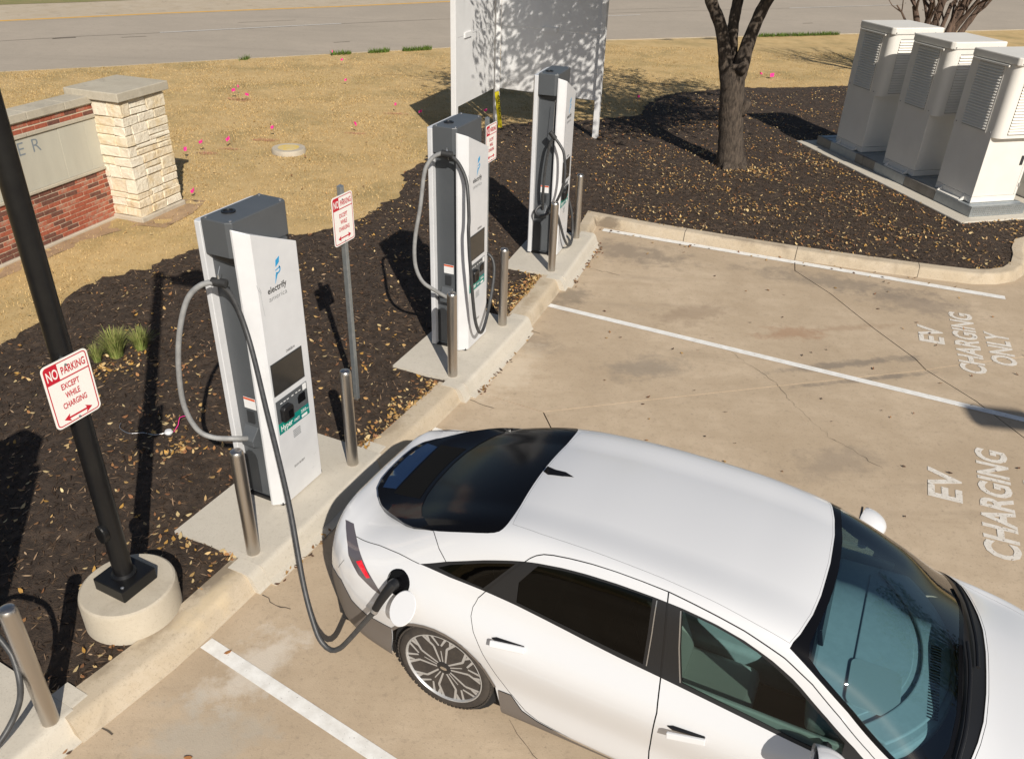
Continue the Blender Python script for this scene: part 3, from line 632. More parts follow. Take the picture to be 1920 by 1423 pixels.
# lamp pole with its pedestal; the sign hangs on it
LP = (-2.705, 4.285)
e = empty('concrete_footing', (*LP, 0), 0, 'round concrete footing under the black light pole', 'footing')
MB().lathe([(.33, -.2), (.33, .355), (.322, .382), (.308, .392), (.02, .392)], 56).build('footing', 'pedm', e, smooth=True, angle=35)
e = empty('light_pole', (*LP, .392), R(-26), 'tall black light pole on a round concrete footing', 'light pole')
MB().box(-.145, .145, -.145, .145, .003, .105).build('base_cover', 'blackpole', e, bevel=.008)
MB().lathe([(.085, .105), (.085, .115), (.066, .13), (.0645, 3.2), (.062, 4.5)], 32).build('pole', 'blackpole', e, smooth=True)
MB().prism([(.05 * math.cos(R(a)), .075 * math.sin(R(a))) for a in range(0, 360, 20)], .045, .095, lambda x, z, d: (x * 1.0 - .0, -d, z + .52)).build('handhole_cover', 'blackpole', e, bevel=.012)
MB().tube([(0, 0, 4.40), (.15, .05, 4.43), (.40, .12, 4.46)], .035, 10).build('arm', 'blackpole', e)
MB().prism([(.28, -.12), (.85, .0), (.92, .24), (.35, .36), (.25, .2)], 4.42, 4.52).build('lamp_head', 'blackpole', e, bevel=.02)
for z in (.078,): MB().lathe([(.012, z), (.012, z + .032), (.006, z + .036)], 8, Matrix.Translation((.11, -.11, 0))).build('bolt', 'silver', e)
e2 = empty('parking_sign', (*LP, 1.6), R(-25), 'no parking except while charging sign on the black light pole', 'sign', 'no parking signs')
sign_plate(e2, (.070, -.045, 2.07 - 1.6), .318, .432)
MB().box(.05, .071, -.06, -.03, .30, .68).build('bracket', 'galv', e2)

# ================================================================== BRICK SIGN WALL (X = out of the wall, Y = along it)
n_, t_ = az(18.9); WO = n_ * -9.99 + t_ * 9.70
wall = empty('brick_sign_wall', (WO.x, WO.y, .10), R(-18.9), 'low red brick sign wall with a stone panel reading ER', 'wall')
Z = lambda z: z - .10
Y0 = -3.4
core = MB().box(-.29, -.001, Y0, .0, -.15, Z(1.86)).build('mortar_core', 'mortar', wall)
MB().box(-.31, .05, Y0, -.002, -.15, Z(.142)).build('footing_strip', 'pedm', wall, bevel=.01)
bl, bh, gp = .205, .0645, .011
bm_ = [MB().box(-.05, .004, 0, bl, 0, bh - gp), MB().box(-.05, .004, 0, bl / 2 - .005, 0, bh - gp)]
bmesh_full = []
for mt in ('brick_a', 'brick_b', 'brick_c', 'brick_a'):
    row = []
    for q in bm_:
        me = bpy.data.meshes.new('brick'); me.from_pydata(q.v, [], q.f); me.materials.append(MAT[mt]); row.append(me)
    bmesh_full.append(row)
def brick(y, z, full):
    k = random.choices((0, 1, 2, 3), (4, 4, 3, 2))[0]; o = bpy.data.objects.new('brick', bmesh_full[k][0 if full else 1]); COL.objects.link(o); o.parent = wall
    o.location = (random.uniform(.0, .004), y, z); o.rotation_euler = (random.uniform(-.01, .01), 0, random.uniform(-.008, .008)); return o
def courses(z0, z1):
    nrow = round((z1 - z0) / bh); hh = (z1 - z0) / nrow
    for i in range(nrow):
        y = -.012 - bl; first = i % 2
        if first: brick(-.012 - bl / 2 + .005, Z(z0 + i * hh), False); y = -.012 - bl / 2 - gp - bl + .005
        while y > Y0 + .02: brick(y, Z(z0 + i * hh), True); y -= bl + gp
courses(.146, .884); courses(1.706, 1.856)
for y0, y1 in ((Y0, -1.26), (-1.255, -.002)):
    MB().box(-.03, .035, y0, y1, Z(.886), Z(.925)).build('ledge', 'stonecap', wall, bevel=.006)
    MB().box(-.03, .028, y0, y1, Z(1.652), Z(1.703)).build('ledge', 'stonecap', wall, bevel=.006)
for y0, y1 in ((Y0, -1.515), (-1.511, -.735), (-.731, -.262), (-.258, -.002)):
    MB().box(-.03, .004 if y1 < -.27 else .008, y0, y1, Z(.927), Z(1.640)).build('stone_panel', 'panelstone', wall, bevel=.003)
for y0, y1 in ((Y0, -1.92), (-1.915, -1.20), (-1.195, -.545), (-.54, .0)):
    MB().box(-.33, .045, y0, y1, Z(1.860), Z(1.968)).build('coping', 'stonecap', wall, bevel=.008)
BOLD = -.004
for ch, y, wd in (('T', -1.62, .12), ('E', -1.39, .10), ('R', -1.135, .135)):
    link('carved_letter', fit_text(ch, wd, .17), 'letter', wall, M=Matrix.Translation((.0052, y, Z(1.425))) @ FACE)
BOLD = .018
# stone pillar
PO = n_ * -9.47 + t_ * 9.665
pil = empty('stone_pillar', (PO.x, PO.y, .10), R(-18.9), 'cream limestone block pillar with a flat cap at the end of the brick wall', 'pillar')
D, Wd = .84, .94
MB().box(-D + .03, -.03, .03, Wd - .03, -.15, Z(1.918)).build('core', 'mortar', pil)
MB().box(-D - .03, .035, -.035, Wd + .03, -.15, Z(.175)).build('footing_strip', 'pedm', pil, bevel=.015)
MB().box(-D - .075, .06, -.065, Wd + .075, Z(1.92), Z(2.05)).build('cap', 'stonecap', pil, bevel=.012)
def stone(x0, x1, y0, y1, z0, z1):
    bm = bmesh.new(); bmesh.ops.create_cube(bm, size=1); g = .005
    bmesh.ops.scale(bm, vec=(x1 - x0 - 2 * g, y1 - y0 - 2 * g, z1 - z0 - 2 * g), verts=bm.verts); bmesh.ops.translate(bm, vec=((x0 + x1) / 2, (y0 + y1) / 2, (z0 + z1) / 2), verts=bm.verts)
    bmesh.ops.bevel(bm, geom=bm.edges[:], offset=.012, segments=1, affect='EDGES')
    for v in bm.verts: v.co += Vector((random.gauss(0, .006), random.gauss(0, .006), random.gauss(0, .004)))
    me = bpy.data.meshes.new('stone'); bm.to_mesh(me); bm.free(); link('stone', me, random.choice(('lime_a', 'lime_b', 'lime_b', 'lime_c')), pil)
zs = [.178]
while zs[-1] < 1.80: zs.append(zs[-1] + random.choice((.10, .14, .17, .20, .23)))
sc = (1.905 - .178) / (zs[-1] - .178); zs = [.178 + (z - .178) * sc for z in zs]
for i in range(len(zs) - 1):
    z0, z1 = Z(zs[i]), Z(zs[i + 1]); c = random.uniform(.16, .34); o_ = random.uniform(-.008, .012)
    # corner stone wraps both visible faces
    cx = random.uniform(.14, .30); stone(-cx, .012 + o_, -.012 - o_, c, z0, z1)
    def split(a, b):
        if b - a > .42: m_ = a + (b - a) * random.uniform(.35, .65); return [(a, m_), (m_, b)]
        return [(a, b)]
    for a, b in split(c, Wd):
        if z1 - z0 > .145 and random.random() < .45:
            zm = z0 + (z1 - z0) * random.uniform(.4, .6); stone(-.1, random.uniform(.0, .02), a, b, z0, zm); stone(-.1, random.uniform(.0, .02), a, b, zm, z1)
        else: stone(-.1, random.uniform(-.002, .02), a, b, z0, z1)
    for a, b in split(-D, -cx): stone(a, b, -random.uniform(-.002, .016), .1, z0, z1)
    stone(-D - .005, -.1, Wd - .1, Wd + .006, z0, z1); stone(-D - .004, -D + .1, .1, Wd - .1, z0, z1)

# ================================================================== WHITE V-SHAPED BOARD
vz0, vz1 = .887, 3.10
A_, B_, C_ = Vector((-1.33, 16.95)), Vector((-.56, 19.17)), Vector((1.63, 18.16))
vb = empty('white_sign_board', (B_.x, B_.y, .10), 0, 'back of a white V-shaped board on posts, dappled by tree shade', 'sign board')
def P2(p): return (p.x - B_.x, p.y - B_.y)
def wallpanel(a, b, z0, z1, th, name, mt, off=0.0, inset_=.0):
    d = (b - a).normalized(); n = Vector((d.y, -d.x)); a2, b2 = a + d * inset_ + n * off, b - d * inset_ + n * off
    MB().prism([P2(a2), P2(b2), P2(b2 - n * th), P2(a2 - n * th)], z0 - .1, z1 - .1).build(name, mt, vb)
for a, b in ((A_, B_), (B_, C_)):
    wallpanel(a, b, vz0, 2.188, .018, 'panel', 'whitewall', -.05, .06); wallpanel(a, b, 2.194, vz1, .018, 'panel', 'whitewall', -.05, .06)
    m_ = a + (b - a) * (.33 if a is A_ else .50); d = (b - a).normalized(); h_ = .22 if a is A_ else .16
    wallpanel(m_ - d * .17, m_ + d * .17, 2.15, 2.245, .03, 'splice_plate', 'whitewall', -.02)
for p, a in ((A_, -20), (B_, 25), (C_, 66)):
    d = MB().box(-.055, .055, -.055, .055, -.05, vz1 - .05).build('post', 'whitewall', vb, bevel=.008); d.location = (*P2(p), 0); d.rotation_euler = (0, 0, R(a))

# yellow marker stake behind the board
st = empty('marker_stake', (-.45, 18.78, .08), R(15), 'yellow plastic marker stake with black lettering behind the white board', 'marker stake')
MB().box(-.006, .006, -.048, .048, -.05, .85).build('stake', 'yellowstake', st, bevel=.003); st.rotation_euler = (R(8), R(6), R(-75))
link('lettering', fit_text('CAUTION', .42, .055), 'ink', st, M=Matrix.Translation((.0075, 0, .55)) @ Matrix.Rotation(R(-90), 4, 'X') @ FACE)

# ================================================================== POWER CABINETS (Y = along the row, X = depth)
cr_, cd_ = Vector((-.2604, .9655, 0)), Vector((.9655, .2604, 0))
def RD(r, d): v = cr_ * r + cd_ * d; return v.x, v.y
def cab_frame(r, d, z): x, y = RD(r, d); return (x, y, z)
pad = empty('equipment_pad', cab_frame(13.4, 11.5, 0), R(15.09), 'concrete slab under the row of beige power cabinets', 'concrete pad')
MB().box(-.86, 3.2, -2.46, 2.75, -.05, .155).build('slab', 'padm', pad, bevel=.015)
sk = empty('steel_skid', cab_frame(13.4, 11.5, .158), R(15.09), 'grey steel base frame carrying the three power cabinets', 'base frame')
mat('skidside', (.20, .185, .165), (.28, .26, .235), 5, .6, .4)
ys = [-2.25, -1.35, -.72, -.50, .42, .80, 1.05, 1.95, 2.45]
for i in range(len(ys) - 1):
    MB().box(-.56 + (.0 if i % 2 else .004), -.50, ys[i], ys[i + 1] - .006, 0, .178).build('side_plate', 'skidside' if i % 3 else 'galvgrey', sk, bevel=.004)
MB().box(-.499, .55, -2.25, 2.45, .02, .165).build('deck', 'galvgrey', sk)
MB().box(-.555, .55, -2.262, -2.252, 0, .178).build('end_plate', 'galv', sk)
pf = MB()
for k in range(26):
    for j in range(4): pf.box(-.50 + k * .038, -.484 + k * .038, -2.2635, -2.2615, .03 + j * .035, .042 + j * .035)
tag(pf.build('perforations', 'skidside', sk), kind='stuff')
for y in (-2.1, -.62, -.5, .95, 1.1, 2.3): MB().box(-.49, .54, y - .035, y + .035, .165, .176).build('crossbar', 'galvgrey', sk)
def make_cabinet():
    e = empty('power_cabinet', (0, 0, 0)); h = 2.36
    MB().box(-.45, .45, -.445, .445, .0, .10).build('plinth', 'cabm', e, bevel=.004)
    MB().box(-.45, .45, -.445, .445, .104, 1.24).build('lower_body', 'cabm', e, bevel=.006)
    # upper unit: overhangs towards the near end (-Y) with rounded corner
    def arc(cx, cy, r, a0, a1, n=6): return [(cx + r * math.cos(R(a0 + (a1 - a0) * i / n)), cy + r * math.sin(R(a0 + (a1 - a0) * i / n))) for i in range(n + 1)]
    pl = arc(-.45 + .13, -.56 + .13, .13, 180, 270) + arc(.50, -.56 + .10, .10, 270, 360) + [(.60, .455), (-.452, .455)]
    MB().prism(pl, 1.11, h - .13).build('upper_unit', 'cabm', e, smooth=True, angle=40)
    MB().prism([(-.47, -.53), (-.47, .465), (.62, .465), (.62, -.58), (-.42, -.58)], h - .125, h - .0).build('roof', 'cabm', e, bevel=.018)
    MB().box(.30, .70, -.50, .40, h - .11, h - .02).build('roof_vent', 'cabm', e, bevel=.01)
    MB().box(-.50, -.468, -.40, .40, h - .165, h - .135).build('drip_edge', 'cabm', e, bevel=.003)
    # louvred panels: left face (X=-.45) and near face (Y=-.56)
    lo = MB().box(-.458, -.4525, -.285, .265, 1.17, h - .17).build('louvre_panel', 'cabdark', e)
    MB().box(-.464, -.4525, -.31, -.285, 1.15, h - .15).build('louvre_frame', 'cabm', lo); MB().box(-.464, -.4525, .265, .29, 1.15, h - .15).build('louvre_frame', 'cabm', lo)
    MB().box(-.464, -.4525, -.284, .264, 1.145, 1.17).build('louvre_frame', 'cabm', lo)
    n = 22; z0 = 1.185; dz = (h - .18 - z0) / n
    sl = MB().add([(-.458, -.283, 0), (-.458, .263, 0), (-.482, .263, -.026), (-.482, -.283, -.026), (-.458, -.283, .012), (-.458, .263, .012), (-.482, .263, -.014), (-.482, -.283, -.014)], [(0, 1, 2, 3), (4, 7, 6, 5), (3, 2, 6, 7), (0, 3, 7, 4), (1, 5, 6, 2)])
    me = bpy.data.meshes.new('slat'); me.from_pydata(sl.v, [], sl.f); me.materials.append(MAT['cabm'])
    for k in range(n):
        o = bpy.data.objects.new('slat', me); COL.objects.link(o); o.parent = lo; o.location = (0, 0, z0 + dz * (k + .7))
    l2 = MB().box(-.25, .48, -.5625, -.560, 1.16, h - .20).build('louvre_panel', 'cabdark', e)
    n = 21; z0 = 1.175; dz = (h - .22 - z0) / n
    sl = MB().add([(-.26, -.561, .004), (.49, -.561, .004), (.49, -.582, -.020), (-.26, -.582, -.020), (-.26, -.561, dz * .45), (.49, -.561, dz * .45), (.49, -.582, -.012), (-.26, -.582, -.012)], [(0, 1, 2, 3), (4, 7, 6, 5), (3, 2, 6, 7), (0, 3, 7, 4), (1, 5, 6, 2)])
    me = bpy.data.meshes.new('slat'); me.from_pydata(sl.v, [], sl.f); me.materials.append(MAT['cabm'])
    for k in range(n):
        o = bpy.data.objects.new('slat', me); COL.objects.link(o); o.parent = l2; o.location = (0, 0, z0 + dz * (k + .5))
    MB().box(.30, .36, -.452, -.446, .62, .78).build('door_latch', 'chdark', e, bevel=.002)
    MB().box(-.455, -.451, -.35, .35, .004, .012).build('seam', 'cabdark', e)
    for z in (.25, .62, 1.0): MB().box(.425, .447, -.462, -.4455, z, z + .06).build('hinge', 'cabdark', e)
    MB().box(.395, .400, -.4475, -.4455, .11, 1.23).build('door_seam', 'cabdark', e)
    for x, z in ((-.40, 2.27), (.0, 2.27), (.45, 2.27)): MB().lathe([(.012, 0), (.012, .008), (.005, .01)], 8, Matrix.Translation((x, -.582, z)) @ Matrix.Rotation(R(90), 4, 'X')).build('bolt', 'cabdark', e)
    for y in (-.40, .40): MB().lathe([(.012, 0), (.012, .008), (.005, .01)], 8, Matrix.Translation((-.452, y, 1.18)) @ Matrix.Rotation(R(-90), 4, 'Y')).build('bolt', 'cabdark', e)
    for y in (-.28, .28): MB().add([(-.452, y - .012, .0), (-.55, y - .012, .0), (-.452, y - .012, .075), (-.452, y + .012, .0), (-.55, y + .012, .0), (-.452, y + .012, .075)], [(0, 1, 2), (3, 5, 4), (1, 4, 5, 2), (0, 3, 4, 1)]).build('foot_bracket', 'cabm', e)
    MB().box(-.55, -.452, -.28, .28, .001, .010).build('foot_plate', 'cabm', e)
    return e
cb = make_cabinet()
for i, (r, lab) in enumerate(((11.765, 'beige louvred power cabinet nearest the camera, cut by the right edge'), (13.29, 'middle one of the three beige louvred power cabinets'), (14.915, 'beige louvred power cabinet farthest left, nearest the tree'))):
    o = cb if i == 0 else copy_tree(cb); o.location = cab_frame(r, 11.505, .34); o.rotation_euler = (0, 0, R(15.09)); tag(o, lab, 'cabinet', 'row of power cabinets')
e = empty('switchgear_box', cab_frame(12.4, 13.3, .158), R(15.09), 'pale grey equipment box behind the nearest cabinet at the right edge', 'equipment box')
MB().box(-.55, .5, -.9, .6, 0, 1.6).build('body', 'cabm', e, bevel=.01); MB().box(-.58, .53, -.93, .63, 1.602, 1.66).build('lid', 'cabm', e, bevel=.01); MB().box(-.556, -.55, -.3, -.28, .1, 1.5).build('door_seam', 'cabdark', e)
e = empty('transformer_box', cab_frame(17.2, 15.6, .1), R(15.09), 'grey slatted box top just visible behind the nearest cabinet', 'equipment box')
MB().box(-.5, .5, -.5, .5, 0, 1.72).build('body', 'galvgrey', e, bevel=.01)
for k in range(8): MB().box(-.5 + k * .14, -.44 + k * .14, -.51, -.50, 1.3, 1.7).build('fin', 'galv', e)
# ================================================================== TREES
def limb(pts, rads, n=12, step=.12, rough=.0):
    P = cr(pts, step); k = len(P); cum = [0]
    for i in range(1, k): cum.append(cum[-1] + (P[i] - P[i - 1]).length)
    ctl = [0]
    for i in range(1, len(pts)): ctl.append(ctl[-1] + (Vector(pts[i]) - Vector(pts[i - 1])).length)
    rr = np.interp(np.array(cum) / cum[-1], np.array(ctl) / ctl[-1], rads)
    rr = rr * (1 + rough * np.array([math.sin(c * 9 + i) * .5 + random.uniform(-.5, .5) for i, c in enumerate(cum)]))
    return P, list(rr)
def grow(mb, start, d, length, r, depth, tips, spread=.6, upb=.25, keep=None):
    pts = [Vector(start)]; dd = Vector(d).normalized(); seg = 4
    for i in range(seg):
        dd = (dd + Vector((random.gauss(0, .16), random.gauss(0, .16), random.gauss(0, .12) + upb * .12))).normalized(); pts.append(pts[-1] + dd * length / seg)
    if keep and not keep(pts[-1]): 
        dd = (dd + Vector((0, 0, .8))).normalized(); pts = [pts[0] + dd * length * i / seg for i in range(seg + 1)]
    mb.tube(pts, [r * (1 - .55 * i / seg) for i in range(seg + 1)], 6 if depth > 1 else 4, False); tips += pts[2:]
    if depth <= 0: return
    for k in range(random.choice((2, 3, 3))):
        i = random.choice((2, 3, 4)); nd = (dd + Vector((random.gauss(0, spread), random.gauss(0, spread), random.gauss(0, spread * .6) + upb * .3))).normalized()
        grow(mb, pts[i], nd, length * random.uniform(.6, .8), r * (1 - .55 * i / seg) * .75, depth - 1, tips, spread, upb, keep)
def leaf_cloud(name, pts, size, cols, parent, mt='attr', spread=.25, per=10):
    P = np.repeat(np.asarray(pts, float), per, 0); n = len(P); P = P + RNG.normal(0, spread, (n, 3)); a = RNG.normal(0, 1, (n, 3)); a /= np.linalg.norm(a, axis=1)[:, None]
    b = np.cross(a, RNG.normal(0, 1, (n, 3))); b /= np.linalg.norm(b, axis=1)[:, None]; s = size * RNG.uniform(.6, 1.25, (n, 1))
    V = np.stack([P - a * s, P + b * s * .42, P + a * s, P - b * s * .42], 1).reshape(-1, 3); F = np.arange(4 * n).reshape(-1, 4); c = np.asarray(cols)[RNG.integers(0, len(cols), n)] * RNG.uniform(.7, 1.2, (n, 1))
    return bigmesh(name, V, F, mt, c, parent)
def bark_obj(mb, name, material, parent):
    o = mb.build(name, material, parent, smooth=True, angle=180); return o
T0 = Vector((4.20, 16.33, .10))
oak = empty('oak_tree', T0, 0, 'oak with a thick forked trunk standing in the mulch bed', 'tree')
mb = MB()
def L_(pts, rads, n=16, rough=.05): P, r = limb(pts, rads, n, .07, rough); mb.tube(P, r, n)
L_([(.0, 0, -.15), (-.03, 0, .10), (-.08, 0, .5), (-.15, .02, 1.0), (-.22, 0, 1.55), (-.28, 0, 1.95)], [.36, .275, .245, .235, .235, .19])
L_([(-.22, 0, 1.3), (-.36, .02, 1.75), (-.46, .02, 2.15), (-.60, .03, 2.58), (-.84, .04, 3.0), (-1.2, .0, 3.7), (-1.6, -.15, 4.6)], [.13, .14, .125, .112, .105, .085, .055], 12)
L_([(-.24, .08, 1.6), (-.30, .14, 2.05), (-.33, .2, 2.55), (-.28, .32, 3.05), (-.12, .7, 3.9), (.0, 1.2, 4.8)], [.12, .125, .105, .10, .085, .05], 12)
L_([(-.20, 0, 1.4), (-.13, -.02, 1.85), (-.08, -.02, 2.2), (.0, -.03, 2.58), (.15, -.05, 3.04), (.55, -.1, 3.8), (1.1, -.3, 4.7)], [.14, .16, .135, .115, .108, .085, .055], 12)
L_([(.0, -.05, 1.05), (.07, -.10, 1.2), (.10, -.14, 1.30)], [.10, .09, .05], 10); L_([(-.16, -.17, 1.85), (-.11, -.24, 1.97), (-.10, -.25, 2.0)], [.11, .075, .06], 12)
for a_ in range(5): L_([(.22 * math.cos(a_ * 1.25 + .4), .22 * math.sin(a_ * 1.25 + .4), .12), (.34 * math.cos(a_ * 1.25 + .4), .34 * math.sin(a_ * 1.25 + .4), .0), (.5 * math.cos(a_ * 1.25 + .5), .5 * math.sin(a_ * 1.25 + .5), -.06)], [.10, .06, .03], 8)
bark_obj(mb, 'trunk', 'bark', oak)
mb = MB(); tips = []
keep = lambda p: (p.z + T0.z) > 4.75 - (p.y + T0.y) * .092 + .15 + .35
for st, d in (((-1.2, .0, 3.7), (-.6, -.3, .7)), ((-1.6, -.15, 4.6), (-.5, .4, .6)), ((-1.4, -.08, 4.15), (-.8, .2, .45)), ((-.05, 1.0, 4.4), (.2, .8, .5)), ((.0, 1.2, 4.8), (-.3, .3, .9)), ((.55, -.1, 3.8), (.7, -.5, .6)), ((1.1, -.3, 4.7), (.5, -.1, .8)), ((.75, -.17, 4.15), (.8, .4, .4)), ((-1.5, -.1, 4.4), (-.2, -.9, .5)), ((-.12, .7, 3.9), (-.6, .7, .6)), ((-1.05, .02, 3.4), (-.9, .1, .5)), ((-1.3, 0, 3.9), (-.75, -.75, .4))):
    grow(mb, st, d, random.uniform(1.3, 1.7), .05, 3, tips, .55, .3, keep)
bark_obj(mb, 'branches', 'bark', oak)
tp = [p for p in tips if keep(p) and p.length > 2.5]
extra = []
for st, d in (((-1.35, .0, 4.0), (-.9, -.35, .35)), ((-1.6, -.15, 4.6), (-.9, -.5, .3)), ((-1.45, -.05, 4.3), (-.85, .05, .45)), ((.7, -.15, 4.0), (.3, -.9, .4)), ((-.1, .75, 4.0), (-.4, -.9, .5))):
    mb = MB(); tt = []; grow(mb, st, d, 2.3, .06, 3, tt, .5, .25, keep); bark_obj(mb, 'branches', 'bark', oak); extra += tt
tp += [p for p in extra if keep(p)]
c_ = RNG.normal(0, 1, (1300, 3)); c_ = c_ / np.linalg.norm(c_, axis=1)[:, None] * RNG.random((1300, 1)) ** .4; c_ = c_ * np.array((3.1, 2.9, 1.3)) + np.array((-.9, -1.6, 5.1))
tp += [Vector(p) for p in c_ if keep(Vector(p)) and math.sin(p[0] * 2.1) + math.sin(p[1] * 2.7 + 1) + math.sin(p[2] * 3.1 + p[0]) > -.5]
tp = [p for p in tp if T0.x + p.x - .443 * p.z > -2.15 - .25 * random.random()]
c2_ = RNG.uniform((-.3, -2.6, 4.05), (2.6, .3, 5.6), (420, 3)); tp2 = [Vector(p) for p in c2_ if keep(Vector(p)) and math.sin(p[0] * 2.6) + math.sin(p[1] * 3.1) > -.7]
leaf_cloud('foliage', tp2, .085, [(.05, .075, .02), (.075, .095, .03), (.04, .06, .02)], oak, spread=.2, per=11)
leaf_cloud('crown', tp, .085, [(.05, .075, .02), (.075, .095, .03), (.04, .06, .02), (.11, .10, .03)], oak, spread=.19, per=6)
print('oak tips', len(tp))
o = copy_tree(oak); o.location = (18.5, 9.5, 0); o.rotation_euler = (0, 0, 1.0); o.scale = (1.2,) * 3; tag(o, 'oak beyond the right edge that shows mirrored in the windscreen', 'tree')

M0 = Vector((11.9, 25.9, .08))
myr = empty('crepe_myrtle', M0, 0, 'bare multi-stemmed shrub tree behind the power cabinets', 'tree')
mb = MB(); tips = []
for a, ln, r0 in ((-.55, 2.1, .10), (-.25, 2.2, .10), (.05, 2.3, .12), (.15, 2.2, .07), (.40, 2.3, .12), (.62, 2.3, .08), (.95, 2.5, .10), (.30, 2.1, .09)):
    tx = a * 1.0; pts = [(a * .35, random.uniform(-.12, .12), -.05), (a * .5, random.uniform(-.1, .1), .7), (a * .9 + random.uniform(-.05, .05), random.uniform(-.2, .2), 1.4), (a * 1.5, random.uniform(-.3, .3), ln)]
    P, r = limb(pts, [r0, r0 * .95, r0 * .9, r0 * .75], 10, .12, .08); mb.tube(P, r, 10, False)
    for k in range(4): grow(mb, P[-1 - k * 2], (a * .8 + random.gauss(0, .45), random.gauss(0, .5), .9), random.uniform(1.0, 1.5), r0 * .42, 3, tips, .45, .35)
bark_obj(mb, 'stems', 'bark2', myr)
leaf_cloud('seed_heads', [tips[i] for i in range(0, len(tips), 5)], .03, [(.10, .06, .04), (.16, .10, .06)], myr, spread=.08, per=4)

# ------------------------------------------------------------------ ornamental grass
def grass_clump(loc, n, h, r, label):
    V = []; F = []; C_ = []
    for i in range(n):
        a = random.uniform(0, 6.283); rr = r * random.random() ** .6; b = Vector((rr * .35 * math.cos(a), rr * .35 * math.sin(a), 0)); lean = random.uniform(.15, 1.0) * rr; hh = h * random.uniform(.55, 1.1); w_ = .004
        side = Vector((-math.sin(a), math.cos(a), 0)) * w_; pts = [b + Vector((math.cos(a) * lean * t * t, math.sin(a) * lean * t * t, hh * (t - .22 * t * t * rr / r))) for t in (0, .35, .7, 1)]
        k = len(V); V += [p + s * side * (1 - .25 * j) for j, p in enumerate(pts) for s in (-1, 1)]
        for j in range(3): F.append((k + 2 * j, k + 2 * j + 1, k + 2 * j + 3, k + 2 * j + 2)); C_.append((np.array((.17, .23, .05)) + (np.array((.42, .38, .15)) - np.array((.17, .23, .05))) * (random.random() ** 2 * .5 + .25 * j * random.random())) * random.uniform(.75, 1.2))
    e = empty('ornamental_grass', loc, 0, label, 'plant', 'ornamental grass clumps in the mulch'); bigmesh('blades', [tuple(v) for v in V], F, 'attr', np.array(C_), e)
grass_clump((-4.42, 7.98, .12), 520, .36, .21, 'largest green ornamental grass clump in the mulch beside the light pole')
grass_clump((-4.58, 7.86, .12), 150, .22, .13, 'small green grass clump just left of the largest clump')
grass_clump((-4.22, 8.16, .12), 260, .28, .19, 'green grass clump lying in the shadow of the light pole')

# ------------------------------------------------------------------ utility flags, valve cover, little light
FL = [((-7.05, 21.23), 'pair'), ((-6.68, 20.74), ''), ((-7.01, 20.87), ''), ((-5.13, 17.37), ''), ((-5.75, 16.54), ''), ((-6.18, 16.1), ''), ((-6.39, 15.67), ''), ((-5.22, 25.54), ''), ((-4.68, 22.79), ''), ((-2.95, 19.93), ''), ((-2.26, 19.66), ''), ((-3.56, 18.02), ''), ((-.83, 19.65), ''), ((2.94, 21.59), ''), ((7.46, 25.78), ''), ((6.98, 25.69), ''), ((-5.89, 26.94), ''), ((-5.46, 13.45), '')]
FLAB = ['pink marker flag, farthest back of three close together on the lawn', 'pink marker flag, right one of three close together on the lawn', 'pink marker flag, nearest of three close together on the lawn', 'pink marker flag just behind the round white valve cover', 'pink marker flag left of the round white valve cover', 'pink marker flag in the middle of a line towards the stone pillar', 'pink marker flag just right of the stone pillar, out on the lawn', 'pink marker flag standing alone, farther back of two in a line towards the road', 'pink marker flag on open lawn midway between pillar and white board', 'faded pink marker flag at the tip of the board\'s shadow', 'pink marker flag lying in the board\'s shadow, left of the white post', 'pale pink marker flag on the lawn left of the middle charger', 'dark pink marker flag beneath the white board', 'pink marker flag right of the white board beside the mulch', 'large pink marker flag on the lawn right of the oak', 'small pink marker flag on the lawn right of the oak trunk', 'pink marker flag at the road kerb', 'pink marker flag leaning on the right side of the stone pillar']
for i, ((x, y), _) in enumerate(FL):
    lab = FLAB[i]; a = random.uniform(0, 6.28); s = .14 if i == 14 else random.uniform(.07, .10)
    e = empty('marker_flag', (x, y, .09), a, lab, 'marker flag', 'pink marker flags on the lawn')
    h = random.uniform(.16, .28); tx = random.uniform(-.06, .06)
    MB().tube([(0, 0, -.03), (tx, 0, h)], .0025, 5).build('wire', 'silver', e)
    mb = MB(); N_ = 5; v = []
    for j in range(N_):
        u = j / (N_ - 1); yy = .025 * math.sin(u * 5 + i); v += [(tx + u * s, yy, h - .01 - u * .03), (tx + u * s * .95, yy + .01, h - .01 - s * .78 - u * .02)]
    mb.add(v, [(2 * j, 2 * j + 1, 2 * j + 3, 2 * j + 2) for j in range(N_ - 1)]); o = mb.build('flag', 'pink', e); sm = o.modifiers.new('s', 'SOLIDIFY'); sm.thickness = .0015
for (x, y, lx, ly, a) in ((-5.25, 17.1, .35, .12, 10), (-6.1, 16.0, .3, .1, 30), (-5.75, 16.35, .25, .08, 20), (-6.9, 20.7, .4, .12, 10), (-3.5, 17.85, .3, .1, -20), (-2.95, 19.75, .35, .1, 20), (-6.8, 20.6, .2, .2, 0)):
    pts = [(x + lx * math.cos(t_) * random.uniform(.6, 1.1), y + ly * math.sin(t_) * random.uniform(.5, 1.1)) for t_ in [6.283 * k / 14 for k in range(14)]]
    o = MB().add([(px_, py_, .128) for px_, py_ in pts], [tuple(range(14))]).build('paint_mark', 'pinkpaint', bpy.data.objects['lawn'])
e = empty('valve_cover', (-4.58, 16.33, .08), 0, 'round white concrete valve cover with a yellow top on the lawn', 'valve cover')
MB().lathe([(.33, -.05), (.335, .08), (.32, .115), (.02, .12)], 28).build('ring', 'pedm', e, smooth=True, angle=30); MB().lathe([(.21, .119), (.21, .124), (.01, .126)], 24).build('top', 'discyellow', e)
